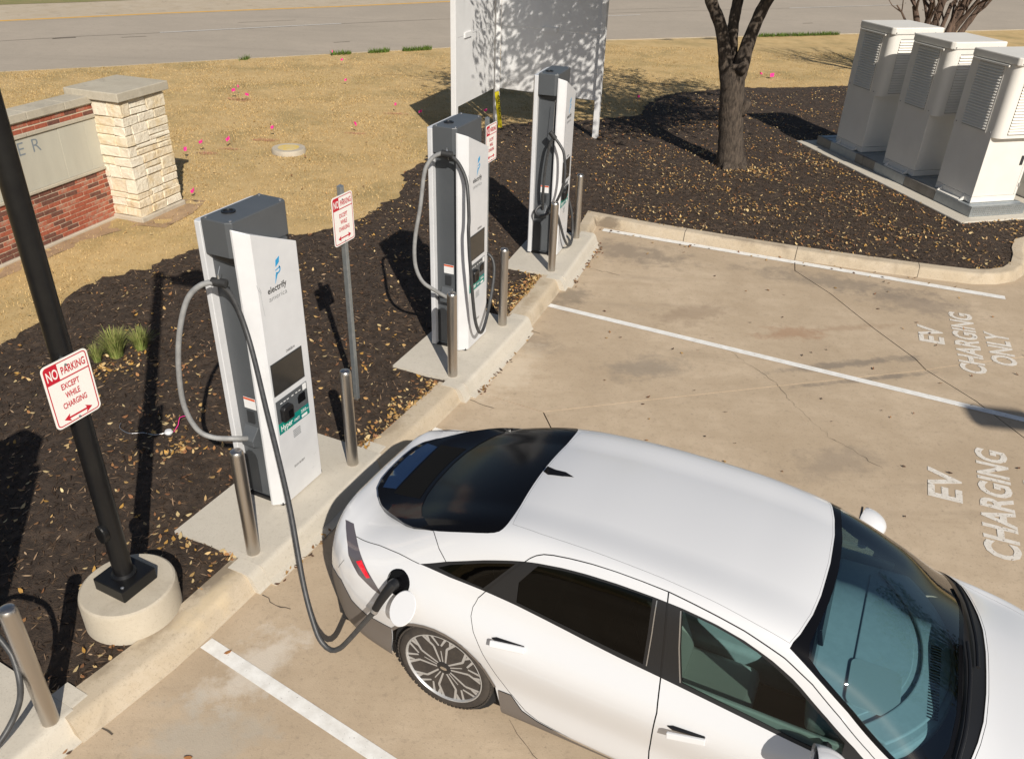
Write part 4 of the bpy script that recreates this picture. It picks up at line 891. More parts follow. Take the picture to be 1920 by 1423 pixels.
e = empty('broken_landscape_light', (-3.29, 6.52, .12), 0, 'small white lamp lying on the mulch with a thin loose wire', 'lamp')
MB().lathe([(.0, 0), (.03, .005), (.042, .03), (.03, .05), (.01, .055)], 14).build('lamp', 'white', e, smooth=True)
MB().tube(cr([(-.03, 0, .02), (-.12, -.04, .02), (-.25, .0, .012), (-.38, -.02, .015), (-.50, .06, .02), (-.52, .14, .02)], .03), .0035, 6).build('wire', 'silver', e); MB().tube(cr([(.04, .02, .02), (.06, .10, .05), (.05, .18, .08), (.10, .24, .06), (.13, .22, .02)], .03), .0035, 6).build('wire', 'pink', e)

# ------------------------------------------------------------------ off-frame street lamps whose shadows fall into the picture
def street_lamp(loc, h, arm, rz, lab):
    e = empty('street_lamp', loc, rz, lab, 'street lamp'); MB().lathe([(.09, 0), (.075, h * .5), (.055, h)], 14).build('pole', 'galvgrey', e, smooth=True); MB().tube([(0, 0, h - .1), (arm * .5, 0, h + .1), (arm, 0, h + .1)], .035, 8).build('arm', 'galvgrey', e); MB().box(arm - .1, arm + .55, -.17, .17, h + .03, h + .16).build('lamp_head', 'galvgrey', e, bevel=.03)
street_lamp((9.55, -1.05, 0), 6.6, -1.55, R(-8), 'street lamp standing in the lot beyond the right edge')

# ================================================================== GROUND LITTER
def slivers(P, ln, wd, cols, tilt, name, mt, parent=None, curve=0.0):
    n = len(P); a = RNG.uniform(0, 2 * np.pi, n); pt = RNG.normal(0, tilt, n); rl = RNG.normal(0, tilt, n)
    d = np.stack([np.cos(a) * np.cos(pt), np.sin(a) * np.cos(pt), np.sin(pt)], 1); s = np.stack([-np.sin(a), np.cos(a), rl], 1); u = np.array([0, 0, 1.]); L = ln[:, None]; W = wd[:, None]
    c = (curve * ln)[:, None] * u
    V = np.stack([P - d * L * .5 + c * .6, P - d * L * .12 + s * W * .5, P + d * L * .2 + s * W * .42 + c * .3, P + d * L * .5 + c, P + d * L * .2 - s * W * .42 + c * .5, P - d * L * .12 - s * W * .5], 1).reshape(-1, 3)
    return bigmesh(name, V, np.arange(6 * n).reshape(-1, 6), mt, cols, parent)
padpolys = []
for (c, a) in CH:
    n, t = az(a); padpolys.append([(c[0] + n.x * x + t.x * y, c[1] + n.y * x + t.y * y) for x, y in ((-.36, -.93), (.7, -.93), (.7, .75), (-.36, .75))])
padpolys.append([RD(13.4 + y, 11.5 + x) for x, y in ((-.86, -2.46), (3.2, -2.46), (3.2, 2.75), (-.86, 2.75))])
pedp = [(LP[0] + .34 * math.cos(k * .3), LP[1] + .34 * math.sin(k * .3)) for k in range(21)]; padpolys.append(pedp)
kband = [offs(list(p), 0) for p in KB]
def on_mulch(x, y):
    P = np.stack([x, y], 1); k = inpoly(P, mulchp)
    for q in padpolys: k &= ~inpoly(P, q)
    return k
def rnd(n, x0, x1, y0, y1): return RNG.uniform(x0, x1, n), RNG.uniform(y0, y1, n)
# bark chips
X, Y = rnd(230000, -7.5, 10, 1.5, 25); keepm = on_mulch(X, Y) & (RNG.random(len(X)) < np.clip(1.5 - (Y - 6) / 15, .25, 1)); X, Y = X[keepm], Y[keepm]; n = len(X)
base = np.array([(.030, .019, .012), (.062, .039, .025), (.12, .076, .047), (.21, .138, .086), (.35, .245, .155)]); cc = base[RNG.choice(5, n, p=[.40, .26, .18, .11, .05])] * RNG.uniform(.7, 1.3, (n, 1))
o = slivers(np.stack([X, Y, mulz(X, Y) + RNG.uniform(.002, .014, n)], 1), RNG.uniform(.02, .10, n) * RNG.choice([1, 1, .5], n), RNG.uniform(.004, .013, n), cc, .26, 'bark_chips', 'attr'); tag(o, 'loose dark brown bark chips covering the planting bed', 'bark mulch', kind='stuff')
print('chips', n)
# fallen leaves
LC = np.array([(.52, .33, .13), (.60, .42, .20), (.42, .24, .09), (.34, .17, .07), (.62, .47, .24), (.50, .28, .07), (.28, .13, .06)])
def leaves(X, Y, Zf, name, label, lo=.032, hi=.066, cols=LC, wr=(.35, .55)):
    n = len(X); ln = RNG.uniform(lo, hi, n); c = cols[RNG.integers(0, len(cols), n)] * RNG.uniform(.65, 1.1, (n, 1))
    o = slivers(np.stack([X, Y, Zf], 1), ln, ln * RNG.uniform(*wr, n), c, .3, name, 'attrgloss', curve=.18); return tag(o, label, 'leaves', kind='stuff')
X, Y = rnd(80000, -7.5, 10, 1.5, 25); den = np.where(X > 1.6, .95, .17 + .16 * (wob(X, Y, .9) > .2)); den = np.where((X > 1.6) & (Y > 17.5), .5, den); den *= np.clip(.55 + 1.0 * wob(X, Y, 1.1) + .5 * wob(X, Y, 3.1), .08, 1.4)
k = on_mulch(X, Y) & (RNG.random(len(X)) < den); Xs, Ys = [X[k]], [Y[k]]
for (cx, cy, s, m_) in ((-3.6, 6.0, .4, 50), (-4.4, 6.3, .5, 50), (-3.3, 7.2, .4, 40), (-1.9, 8.2, .4, 50), (-4.4, 7.7, .22, 90), (-4.3, 7.85, .16, 50), (-3.1, 6.25, .09, 45), (-3.3, 6.6, .12, 20), (4.6, 16.0, .25, 90), (-1.95, 12.9, .5, 70), (-2.7, 12.2, .4, 60), (-3.0, 5.0, .3, 30), (-2.62, 5.05, .12, 22), (-2.18, 4.9, .06, 30), (-2.25, 5.0, .06, 22)):
    Xs.append(RNG.normal(cx, s, m_)); Ys.append(RNG.normal(cy, s, m_))
for p, m_ in ((KB[1], 45), (KB[2], 260), (KB[3], 420), (KB[4][:3], 60)):     # drifts against the kerb
    q = np.array(dens(p, .02, False)); i = RNG.integers(0, len(q), m_); off = -np.abs(RNG.exponential(.10, m_)) - .01; Xs.append(q[i, 0] + off * .9); Ys.append(q[i, 1] - off * .42)
X, Y = np.concatenate(Xs), np.concatenate(Ys); k = on_mulch(X, Y); X, Y = X[k], Y[k]
leaves(X, Y, mulz(X, Y) + RNG.uniform(.008, .022, len(X)), 'fallen_leaves', 'tan fallen leaves scattered over the dark mulch'); print('leaves', len(X))
# leaves lying on lawn edge
X, Y = rnd(5000, -6.5, 3.5, 8, 20); k = ~inpoly(np.stack([X, Y], 1), mulchp) & (X < -1.2) & (RNG.random(len(X)) < .10); X, Y = X[k], Y[k]
leaves(X, Y, np.full(len(X), .135), 'lawn_leaves', 'few dry leaves lying on the lawn beside the mulch')
# leaves against the gutter of pads and kerbs, and strewn over the lot
gx, gy = [], []
for (c, a), segs in zip(CH, (((-.72, .1, 14), (-.35, .08, 8), (-.05, .08, 6)), ((-.72, .05, 26), (-.45, .08, 12), (-.1, .12, 8), (.55, .05, 3)), ((-.75, .08, 12), (.1, .25, 22), (.55, .12, 26)), ((.6, .05, 2),))):
    n, t = az(a)
    for (s, w_, m_) in segs:
        tt = RNG.normal(s, w_, m_); nn = .635 + np.abs(RNG.normal(0, .04, m_)); gx.append(c[0] + n.x * nn + t.x * tt); gy.append(c[1] + n.y * nn + t.y * tt)
q = np.array(dens(KB[4], .03, False)); i = RNG.integers(0, int(len(q) * .6), 80); d_ = np.abs(RNG.normal(.30, .09, 80)); gx.append(q[i, 0] - .38 * d_); gy.append(q[i, 1] - .92 * d_)
q = np.array(dens([(-1.02, 6.4), (-.80, 6.85)], .02, False)); i = RNG.integers(0, len(q), 110); gx.append(q[i, 0] + RNG.normal(.0, .035, 110)); gy.append(q[i, 1] + RNG.normal(0, .03, 110))
X, Y = rnd(130, 1.0, 8, 5.5, 12.6); gx.append(X); gy.append(Y); X, Y = np.concatenate(gx), np.concatenate(gy)
k = ~inpoly(np.stack([X, Y], 1), mulchp) & ~((Y - 13.2) > -.40 * (X - 1.1)); X, Y = X[k], Y[k]
leaves(X, Y, np.full(len(X), .012), 'gutter_leaves', 'brown leaves blown over the pavement and into the gutter', .03, .055, np.array([(.30, .15, .06), (.22, .10, .05), (.12, .06, .035), (.42, .25, .09), (.10, .06, .04)]))
for (x, y, lab) in ((-1.96, 4.03, 'single brown leaf on the nearest white stall line'), (-1.95, 3.2, 'single brown leaf on bare pavement at the bottom left')):
    o = MB().add([(-.028, 0, .004), (-.01, .014, .001), (.012, .013, .004), (.028, 0, .010), (.012, -.013, .005), (-.01, -.014, .002)], [(0, 1, 2, 3, 4, 5)]).build('fallen_leaf', mat('leafm' + lab[-4:], (.34, .15, .05), rough=.7)); o.location = (x, y, .008); o.rotation_euler = (0, 0, random.uniform(0, 6)); tag(o, lab, 'leaf', 'single leaves on the pavement'); s_ = o.modifiers.new('s', 'SOLIDIFY'); s_.thickness = .001
# dry grass blades on the lawn
X, Y = rnd(420000, -15, 12, 8, 31); P = np.stack([X, Y], 1); k = inpoly(P, lawnp) & ~inpoly(P + RNG.normal(0, .09, P.shape), mulchp) & (RNG.random(len(X)) < np.clip(1.6 - (Y - 9) / 14, .3, 1))
for q_ in ([(WO.x + n_.x * a + t_.x * b, WO.y + n_.y * a + t_.y * b) for a, b in ((-.35, -3.6), (.10, -3.6), (.10, 0), (-.35, 0))], [(PO.x + n_.x * a + t_.x * b, PO.y + n_.y * a + t_.y * b) for a, b in ((-.95, -.05), (.06, -.05), (.06, 1.0), (-.95, 1.0))]): k &= ~inpoly(P, q_)
soil = [(WO.x + n_.x * a + t_.x * b, WO.y + n_.y * a + t_.y * b) for a, b in ((0, -3.6), (.30, -3.6), (.35, -.9), (.55, -.2), (1.0, -.1), (.95, .6), (.75, 1.2), (0, 1.0))]
k &= ~(inpoly(P, soil) & (RNG.random(len(X)) < .55)); k &= ~((X - 0) ** 2 + (Y - 0) ** 2 < 1); X, Y = X[k], Y[k]; n = len(X); print('blades', n)
a = RNG.uniform(0, 6.283, n); h = RNG.uniform(.012, .04, n); ln = RNG.uniform(.015, .05, n); wv = .0035 + .0002 * Y
gr = np.clip(wob(X, Y, .35) * .9 + .35 * wob(X, Y, 1.4) - .1, 0, 1)[:, None] * np.clip(RNG.normal(.4, .3, (n, 1)), 0, 1)
dry = np.array([(.57, .395, .17), (.65, .46, .22), (.48, .325, .135), (.36, .24, .095)])[RNG.integers(0, 4, n)]; gcol = dry * (1 - gr) + np.array((.22, .22, .055)) * gr; gcol = gcol * RNG.uniform(.75, 1.15, (n, 1))
zz = .10 - .03 * np.clip((Y - 20) / 14, 0, 1); B0 = np.stack([X, Y, zz], 1); S_ = np.stack([-np.sin(a) * wv, np.cos(a) * wv, np.zeros(n)], 1); Tp = B0 + np.stack([np.cos(a) * ln, np.sin(a) * ln, h], 1)
V = np.stack([B0 - S_, B0 + S_, Tp], 1).reshape(-1, 3); o = bigmesh('dry_grass', V, np.arange(3 * n).reshape(-1, 3), 'attr', gcol); tag(o, 'short dry tan lawn grass with a few green blades', 'grass', kind='stuff')
sv, stt = tri([dens(soil, .1)], step=.12, jitter=.03); o = bigmesh('bare_soil', np.c_[sv, .108 + .012 * wob(sv[:, 0], sv[:, 1], 3)], stt, 'dirt', smooth=True); tag(o, kind='structure')
# green weeds along the road kerb
q = np.array(dens([(-6.2, 27.2), (-4.8, 27.9), (-3.6, 28.6), (-2.6, 29.1)], .02, False)); wp = []
for (x0, x1, m_) in ((-6.0, -5.4, 200), (-4.9, -4.3, 260), (-3.9, -3.0, 420), (-8.4, -8.2, 60), (9, 12.5, 1100)):
    X = RNG.uniform(x0, x1, m_); Yk = np.interp(X, [p[0] for p in roadk], [p[1] for p in roadk]) - .18 + RNG.normal(-.08, .08, m_); wp.append(np.stack([X, Yk, np.full(m_, .10)], 1))
P = np.concatenate(wp); n = len(P); a = RNG.uniform(0, 6.283, n); wv = .012; S_ = np.stack([-np.sin(a) * wv, np.cos(a) * wv, 0 * a], 1); Tp = P + np.stack([np.cos(a) * .08, np.sin(a) * .08, RNG.uniform(.05, .16, n)], 1)
o = bigmesh('kerb_weeds', np.stack([P - S_, P + S_, Tp], 1).reshape(-1, 3), np.arange(3 * n).reshape(-1, 3), 'attr', np.array((.11, .17, .03)) * RNG.uniform(.6, 1.3, (n, 1))); tag(o, 'green weeds growing along the road kerb', 'weeds', kind='stuff')
# ================================================================== WHITE CAR
T=np.array([
# x    zc    yr    zr    yb    zb    ym    zm    yl   zl   ys   zs
[-1.075,.93, .20,  .92,  .34,  .86,  .40, .66,  .40, .48, .36, .36],
[-1.05,1.00, .36,  .985, .50,  .89,  .55, .68,  .54, .47, .50, .33],
[-1.00,1.045,.50, 1.025, .645, .915, .70, .70,  .68, .46, .63, .30],
[-.90, 1.06, .575,1.035, .745, .935, .80, .72,  .78, .45, .74, .27],
[-.75, 1.075,.615,1.035, .80,  .95,  .865,.74,  .845,.44, .81, .25],
[-.5,  1.165,.635,1.115,  .835, .965, .91, .75,  .885,.43, .86, .23],
[-.2,  1.30, .645,1.25, .845, .98,  .93, .76,  .90, .42, .88, .21],
[.25,  1.44, .655,1.388, .835, .985, .94, .76,  .91, .42, .89, .16],
[.7,   1.487,.665,1.437, .825, .98,  .94, .75,  .91, .42, .89, .16],
[1.2,  1.497,.67, 1.445, .825, .97,  .94, .74,  .91, .42, .89, .16],
[1.65, 1.485,.672,1.425,  .825, .962, .94, .73,  .91, .42, .89, .16],
[2.02, 1.446,.675,1.365, .828, .955, .94, .73,  .91, .42, .89, .16],
[2.5,  1.27, .70, 1.175, .845, .945, .94, .73,  .91, .42, .89, .16],
[2.8,  1.125,.745,1.0,    .865, .93,  .94, .72,  .91, .42, .89, .16],
[3.02, 1.02, .765,.915,  .875, .895, .94, .70,  .91, .42, .88, .20],
[3.3,  .945, .73, .87,    .87,  .83,  .93, .66,  .90, .42, .86, .20],
[3.6,  .84,  .64, .80,   .79,  .73,  .86, .58,  .84, .40, .80, .20],
[3.75, .73,  .50, .70,   .63,  .64,  .69, .53,  .68, .38, .64, .20],
[3.81, .62,  .30, .60,   .40,  .57,  .44, .49,  .44, .36, .40, .22]])
def cspl(xs,ys,x):  # natural-ish catmull-rom (smooth, non monotone) for longitudinal curves
    n=len(xs);m=np.zeros(n)
    for i in range(1,n-1):
        h0=xs[i]-xs[i-1];h1=xs[i+1]-xs[i];m[i]=((ys[i]-ys[i-1])/h0*h1+(ys[i+1]-ys[i])/h1*h0)/(h0+h1)
    m[0]=(ys[1]-ys[0])/(xs[1]-xs[0]);m[-1]=(ys[-1]-ys[-2])/(xs[-1]-xs[-2])
    k=np.clip(np.searchsorted(xs,x)-1,0,n-2);h=xs[k+1]-xs[k];t=(x-xs[k])/h
    return (1+2*t)*(1-t)**2*ys[k]+t*(1-t)**2*h*m[k]+t*t*(3-2*t)*ys[k+1]+t*t*(t-1)*h*m[k+1]
def ctrl(x):
    zc,yr,zr,yb,zb,ym,zm,yl,zl,ys,zs=[cspl(T[:,0],T[:,i],x) for i in range(1,12)]
    c1z=zr+(zc-zr)*.76
    Y=[-yr*.52,0*yr,yr*.52,yr,yb,ym,yl,ys,ys*.92]
    Z=[c1z,zc,c1z,zr,zb,zm,zl,zs,zs-.02]
    return Y,Z
# section knots v: 0 centre,1 crown,2 rail,3 belt,4 max,5 low,6 sill
def S(x,v):
    """x,v arrays -> (x,y,z); v<0 left side (y>0), v>0 right side (y<0)"""
    x=np.asarray(x,float);v=np.asarray(v,float);sg=np.where(v<0,1.,-1.);a=np.abs(v)
    Y,Z=ctrl(x);Y=np.stack(Y);Z=np.stack(Z)
    k=np.clip(np.floor(a).astype(int),0,5);t=a-k;i=k+1
    idx=np.arange(a.size).reshape(a.shape) if a.ndim else None
    def G(A,j): return np.take_along_axis(A,j[None],0)[0]
    def cr(A):
        p0,p1,p2,p3=G(A,i-1),G(A,i),G(A,i+1),G(A,i+2)
        # chord-aware tangents
        def ch(j0,j1): return np.sqrt(np.hypot(G(Y,j1)-G(Y,j0),G(Z,j1)-G(Z,j0))+1e-9)
        d0,d1,d2=ch(i-1,i),ch(i,i+1),ch(i+1,i+2)
        m1=((p1-p0)/d0-(p2-p0)/(d0+d1)+(p2-p1)/d1)*d1
        m2=((p2-p1)/d1-(p3-p1)/(d1+d2)+(p3-p2)/d2)*d1
        return (2*t**3-3*t**2+1)*p1+(t**3-2*t**2+t)*m1+(-2*t**3+3*t**2)*p2+(t**3-t**2)*m2
    return np.stack([x,sg*cr(Y),cr(Z)],-1)

VS = .22
def SN(x, v):
    x = np.asarray(x, float); v = np.asarray(v, float); e = .004; x0, x1 = np.clip(x - e, -1.075, 3.81), np.clip(x + e, -1.075, 3.81)
    dx = S(x1, v) - S(x0, v); dv = S(x, np.clip(v + .02, -6, 6)) - S(x, np.clip(v - .02, -6, 6)); n = np.cross(dx, dv); n /= np.linalg.norm(n, axis=1)[:, None] + 1e-12
    P = S(x, v); ref = P - np.stack([np.clip(P[:, 0], -.8, 3.5), P[:, 1] * 0, np.full(len(P), .55)], 1); s = np.sign((n * ref).sum(1)); n *= np.where(s == 0, 1, s)[:, None]; return P, n
car = empty('parked_car', (-.00138, 4.49017, 0), R(-25), 'white streamlined electric sedan plugged into the nearest charger', 'car')
def sc(poly): return [(x, v * VS) for x, v in poly]
def smooth(poly, it=2, closed=True):
    for _ in range(it):
        o = []; n = len(poly)
        for i in range(n if closed else n - 1):
            a, b = poly[i], poly[(i + 1) % n]; o += [(a[0] * .75 + b[0] * .25, a[1] * .75 + b[1] * .25), (a[0] * .25 + b[0] * .75, a[1] * .25 + b[1] * .75)]
        if not closed: o = [poly[0]] + o + [poly[-1]]
        poly = o
    return poly
def mir(p): return [(x, -v) for x, v in p]
def sym(half): return half + [(x, -v) for x, v in half[::-1] if abs(v) > 1e-6]
def panel(name, outers, holes=(), material='carpaint', off=0.0, gap=0.0, parent=None, skirt=0.0, grid=(.045, .03)):
    D = lambda p: dens(sc(p), .03)
    outs = [inset(D(p), gap) if gap else D(p) for p in outers]; V, T = tri(outs, [D(h) for h in holes], grid=grid)
    x, v = np.clip(V[:, 0], -1.075, 3.81), np.clip(V[:, 1] / VS, -6, 6); P, n = SN(x, v); d = off(x, v) if callable(off) else np.full(len(x), off); Q = P + n * d[:, None]
    a = np.cross(Q[T[:, 1]] - Q[T[:, 0]], Q[T[:, 2]] - Q[T[:, 0]]); fl = (a * n[T[:, 0]]).sum(1) < 0; T[fl] = T[fl][:, ::-1]
    # keep only real pieces: drop the slivers left where two outlines touch
    par = list(range(len(Q)))
    def fnd(i):
        while par[i] != i: par[i] = par[par[i]]; i = par[i]
        return i
    for t in T.tolist(): a_, b_, c_2 = map(fnd, t); par[b_] = a_; par[fnd(c_2)] = fnd(a_)
    rt_ = np.array([fnd(t) for t in T[:, 0].tolist()]); ar_ = .5 * np.linalg.norm(np.cross(Q[T[:, 1]] - Q[T[:, 0]], Q[T[:, 2]] - Q[T[:, 0]]), axis=1)
    ok_ = [r2 for r2 in np.unique(rt_) if ar_[rt_ == r2].sum() > .004] or list(np.unique(rt_)); T = T[np.isin(rt_, ok_)]
    us_ = np.unique(T); mp_ = np.full(len(Q), -1); mp_[us_] = np.arange(len(us_)); T = mp_[T]; Q = Q[us_]; P = P[us_]; n = n[us_]
    me = bpy.data.meshes.new(name); Q2 = Q; F = [tuple(t) for t in T.tolist()]
    NN = [tuple(q) for q in n]
    me.from_pydata([tuple(q) for q in Q2], [], F); me.polygons.foreach_set('use_smooth', [True] * len(F)); me.update()
    if not callable(off):
        try: me.normals_split_custom_set_from_vertices(NN)
        except Exception as ex: print(ex)
    o = link(name, me, material, parent or car)
    if skirt:
        ed = {}
        for t in T.tolist():
            for i in range(3): k = tuple(sorted((t[i], t[(i + 1) % 3]))); ed.setdefault(k, []).append((t[i], t[(i + 1) % 3]))
        mb = MB()
        for k, e_ in ed.items():
            if len(e_) == 1: i, j = e_[0]; mb.add([Q[i], Q[j], P[j] - n[j] * skirt, P[i] - n[i] * skirt], [(0, 3, 2, 1)])
        mb.build(name + '_edge', material, o)
    return o
def seam(pts, width=.006, off=.0012, material='black', name='shut_line'):
    q = dens(sc(pts), .02, False); x = np.array([p[0] for p in q]); v = np.array([p[1] for p in q]) / VS; P, n = SN(x, v); P = P + n * off; t = np.gradient(P, axis=0); s = np.cross(t, n); s /= np.linalg.norm(s, axis=1)[:, None] + 1e-9
    k = len(P); V = np.concatenate([P + s * width / 2, P - s * width / 2]); mb = MB().add(V.tolist(), [(i, i + 1, k + i + 1, k + i) for i in range(k - 1)]); return mb.build(name, material, car)

G_top = [(.247, 0), (.252, .579), (.268, 1.25), (.272, 1.60), (.262, 1.80), (.235, 1.92)]; G_side = [(.149, 1.985), (-.042, 2.025), (-.205, 2.03)]
G_div = [(-.279, 1.844), (-.388, 1.519), (-.443, 1.247), (-.481, .859), (-.499, .362), (-.499, 0)]
SP = [(-.205, 2.03), (-.367, 1.959), (-.448, 1.872), (-.611, 1.623), (-.712, 1.455), (-.802, 1.249), (-.857, 1.027), (-.887, .692), (-.896, .35), (-.897, 0)]
rear_black = smooth(sym(G_top + G_side + SP[1:]), 1); rear_glass = sym(G_top + G_side + G_div); spoiler = sym([G_div[-1]] + G_div[-2::-1] + SP)
DLO = [(-.229, 2.674), (-.051, 2.529), (.197, 2.386), (.375, 2.296), (.462, 2.255), (.543, 2.225), (.69, 2.185), (.836, 2.162), (1.026, 2.145), (1.24, 2.14), (1.403, 2.148), (1.601, 2.177), (1.757, 2.22), (1.917, 2.30), (2.037, 2.385), (2.09, 2.44), (2.244, 2.635), (2.409, 2.876), (2.52, 3.10), (2.50, 3.31), (2.30, 3.30), (2.117, 3.262), (1.929, 3.213), (1.692, 3.145), (1.371, 3.06), (1.111, 3.0), (.912, 2.958), (.706, 2.905), (.452, 2.838), (.242, 2.797), (0, 2.755)]
g_quarter = [(-.10, 2.655), (-.018, 2.563), (.201, 2.429), (.405, 2.325), (.292, 2.599), (.225, 2.765), (.035, 2.72)]
g_rear = [(.447, 2.54), (.546, 2.262), (.69, 2.222), (.839, 2.198), (1.029, 2.178), (1.237, 2.165), (1.252, 2.55), (1.261, 2.963), (1.008, 2.922), (.702, 2.862), (.452, 2.803)]
g_front = [(1.408, 2.182), (1.577, 2.205), (1.70, 2.235), (1.832, 2.29), (1.955, 2.372), (2.08, 2.485), (2.25, 2.70), (2.36, 2.87), (2.36, 3.22), (2.149, 3.195), (1.922, 3.125), (1.685, 3.065), (1.495, 3.01), (1.445, 2.6)]
split = [(1.31, 1.995), (1.346, 2.518), (1.375, 3.049), (1.404, 3.827), (1.396, 5.058), (1.404, 5.40), (1.42, 5.78)]
door_r = [(1.157, 1.984), (1.006, 1.982), (.863, 1.992), (.72, 2.018), (.622, 2.045), (.564, 2.075), (.52, 2.125), (.487, 2.185), (.454, 2.267), (.343, 2.534), (.242, 2.798), (.205, 2.92), (.184, 3.135), (.186, 3.371), (.224, 3.745), (.303, 4.223), (.395, 4.714), (.48, 5.092), (.594, 5.45), (.683, 5.60), (.9, 5.73), (1.2, 5.79)] + split[::-1]
door_f = split + [(1.8, 5.70), (2.2, 5.48), (2.5, 5.2), (2.60, 4.6), (2.655, 4.0), (2.67, 3.4), (2.62, 3.1), (2.474, 2.806), (2.307, 2.535), (2.136, 2.318), (1.973, 2.192), (1.903, 2.165), (1.744, 2.099), (1.509, 2.045)]
WS_out = [(2.082, 0), (2.078, .35), (2.072, .80), (2.053, 1.265), (2.015, 1.746), (1.991, 1.933), (1.982, 2.05), (2.122, 2.19), (2.331, 2.41), (2.575, 2.759), (2.70, 2.96)]
COWL = [(2.80, 2.60), (2.90, 2.05), (2.959, 1.543), (2.987, 1.256), (3.01, .898), (3.021, .409), (3.022, 0)]
ws_all = sym(WS_out + COWL)
WS_in = [(2.135, 0), (2.131, .35), (2.122, .813), (2.088, 1.50), (2.072, 1.80), (2.085, 2.02), (2.16, 2.14), (2.36, 2.355), (2.585, 2.66), (2.68, 2.78), (2.78, 2.20), (2.845, 1.6), (2.865, 1.1), (2.862, .5), (2.858, 0)]
arch_r = [(-.412, 6.05), (-.412, 5.4), (-.388, 4.70), (-.300, 4.385), (-.153, 4.172), (.0, 4.115), (.155, 4.225), (.287, 4.535), (.379, 5.10), (.418, 5.6), (.425, 6.05)]
arch_f = [(x + 2.95, v) for x, v in arch_r]
clad_r = [(-1.12, 3.95), (-.826, 4.067), (-.733, 4.50), (-.604, 4.68), (-.395, 4.68), (-.414, 5.4), (-.414, 6.05), (-1.12, 6.05)]
clad_s = [(.402, 5.15), (.491, 5.135), (.572, 5.47), (.683, 5.62), (.9, 5.75), (1.2, 5.81), (1.42, 5.80), (1.8, 5.72), (2.2, 5.50), (2.52, 5.22), (2.535, 6.05), (.427, 6.05), (.42, 5.6)]
tail = [(-.93, 2.25), (-.86, 2.55), (-.806, 2.84), (-.769, 3.134), (-.656, 3.537), (-.532, 3.743), (-.444, 3.822), (-.501, 3.593), (-.589, 3.273), (-.678, 2.895), (-.776, 2.462), (-.85, 2.15)]
red = [(-.692, 3.169), (-.651, 3.054), (-.558, 3.436), (-.585, 3.500)]
port = [(-.345 + .078 * math.cos(R(a)), 3.23 + .36 * math.sin(R(a))) for a in range(0, 360, 15)]
roof = sym([(.258, 0), (.263, .579), (.279, 1.25), (.30, 1.66), (.5, 1.72), (.85, 1.755), (1.25, 1.80), (1.573, 1.88), (1.807, 1.95), (1.975, 1.985), (2.004, 1.74), (2.042, 1.265), (2.061, .80), (2.067, .35), (2.071, 0)])
hood = sym([(3.034, 0), (3.033, .409), (3.022, .898), (2.999, 1.256), (2.971, 1.543), (2.912, 2.05), (2.86, 2.32), (3.1, 2.30), (3.4, 2.22), (3.58, 1.95), (3.67, 1.3), (3.70, .6), (3.705, 0)])
lampf = [(3.45, 2.75), (3.62, 2.3), (3.72, 2.0), (3.76, 2.5), (3.66, 2.95)]
full = [(-1.075, -6), (3.81, -6), (3.81, 6), (-1.075, 6)]
both = lambda *ps: [q for p in ps for q in (p, mir(p))]
clad_rc = [(max(x, -1.0745), min(v, 5.999)) for x, v in clad_r]
big = both(DLO, door_r, door_f, arch_r, arch_f, clad_r, clad_s, tail, lampf) + [port, rear_black, ws_all, roof, hood]
panel('body', [full], big, 'carpaint')
panel('inner_shell', [full], both(g_quarter, g_rear, g_front, arch_r, arch_f) + [port, sym(WS_in)], 'carfloor', off=-.016)
panel('roof', [roof], (), 'carpaint', gap=.0012); panel('bonnet', [hood], (), 'carpaint', gap=.003)
for s, mm in ((0, lambda p: p), (1, mir)):
    for nm, dr in (('rear_door', door_r), ('front_door', door_f)): panel(nm, [mm(dr)], [mm(DLO)], 'carpaint', gap=.004)
    panel('window_trim', [mm(DLO)], [mm(g_quarter), mm(g_rear), mm(g_front)], 'cartrim', off=-.003)
    panel('side_window', [mm(g_quarter)], (), 'dark_glass', off=-.006); panel('side_window', [mm(g_rear)], (), 'dark_glass', off=-.007); panel('side_window', [mm(g_front)], (), 'door_glass', off=-.007)
    panel('sill_cladding', [mm([(x, min(v, 5.999)) for x, v in clad_s])], (), 'clad', off=.006); panel('bumper_cladding', [mm(clad_rc)], (), 'clad', off=.004)
    tl = panel('tail_light', [mm(tail)], (), 'taillens', off=.002); panel('brake_lens', [mm(red)], (), 'tailred', off=.0045, parent=tl)
    panel('headlight', [mm(lampf)], (), 'taillens', off=.001)
    for l_ in (split[:3], [(.454, 2.267), (.343, 2.534), (.242, 2.797)]): seam(mm(l_), .008, -.001)
    seam(mm([(-.776, 2.462), (-.572, 2.474), (-.40, 2.56), (-.284, 2.645), (-.229, 2.674)]), .005); seam(mm([(-.205, 2.03), (-.122, 2.342), (-.051, 2.529)]), .005)
    seam(mm([(1.262, 2.168), (1.275, 2.55), (1.283, 2.965)]), .006, -.001, 'silver', 'pillar_strip'); seam(mm([(1.40, 2.185), (1.437, 2.6), (1.485, 3.01)]), .007, -.001, 'silver', 'pillar_strip')
    seam(mm([(-.86, 3.75), (-.80, 3.35)]), .003)
    for ar in (arch_r, arch_f): seam(mm([(x, v) for x, v in smooth(ar[2:-2], 1, False)]), .022, .004, 'clad', 'arch_lip')
panel('rear_window', [rear_glass], (), 'rearglassm', off=-.002)
sd_ = lambda x, v: .002 + .055 * np.clip((np.interp(np.abs(v), [0, .36, .86, 1.25, 1.52, 1.84, 2.03], [-.499, -.499, -.481, -.443, -.388, -.279, -.205]) - x) / .26, 0, 1) ** 1.1
sp = panel('spoiler', [spoiler], (), 'blackgloss', off=sd_, skirt=.004)
bl = sym([(-.722, 0), (-.72, .549), (-.716, .87), (-.824, .95), (-.85, .6), (-.862, .3), (-.863, 0)])
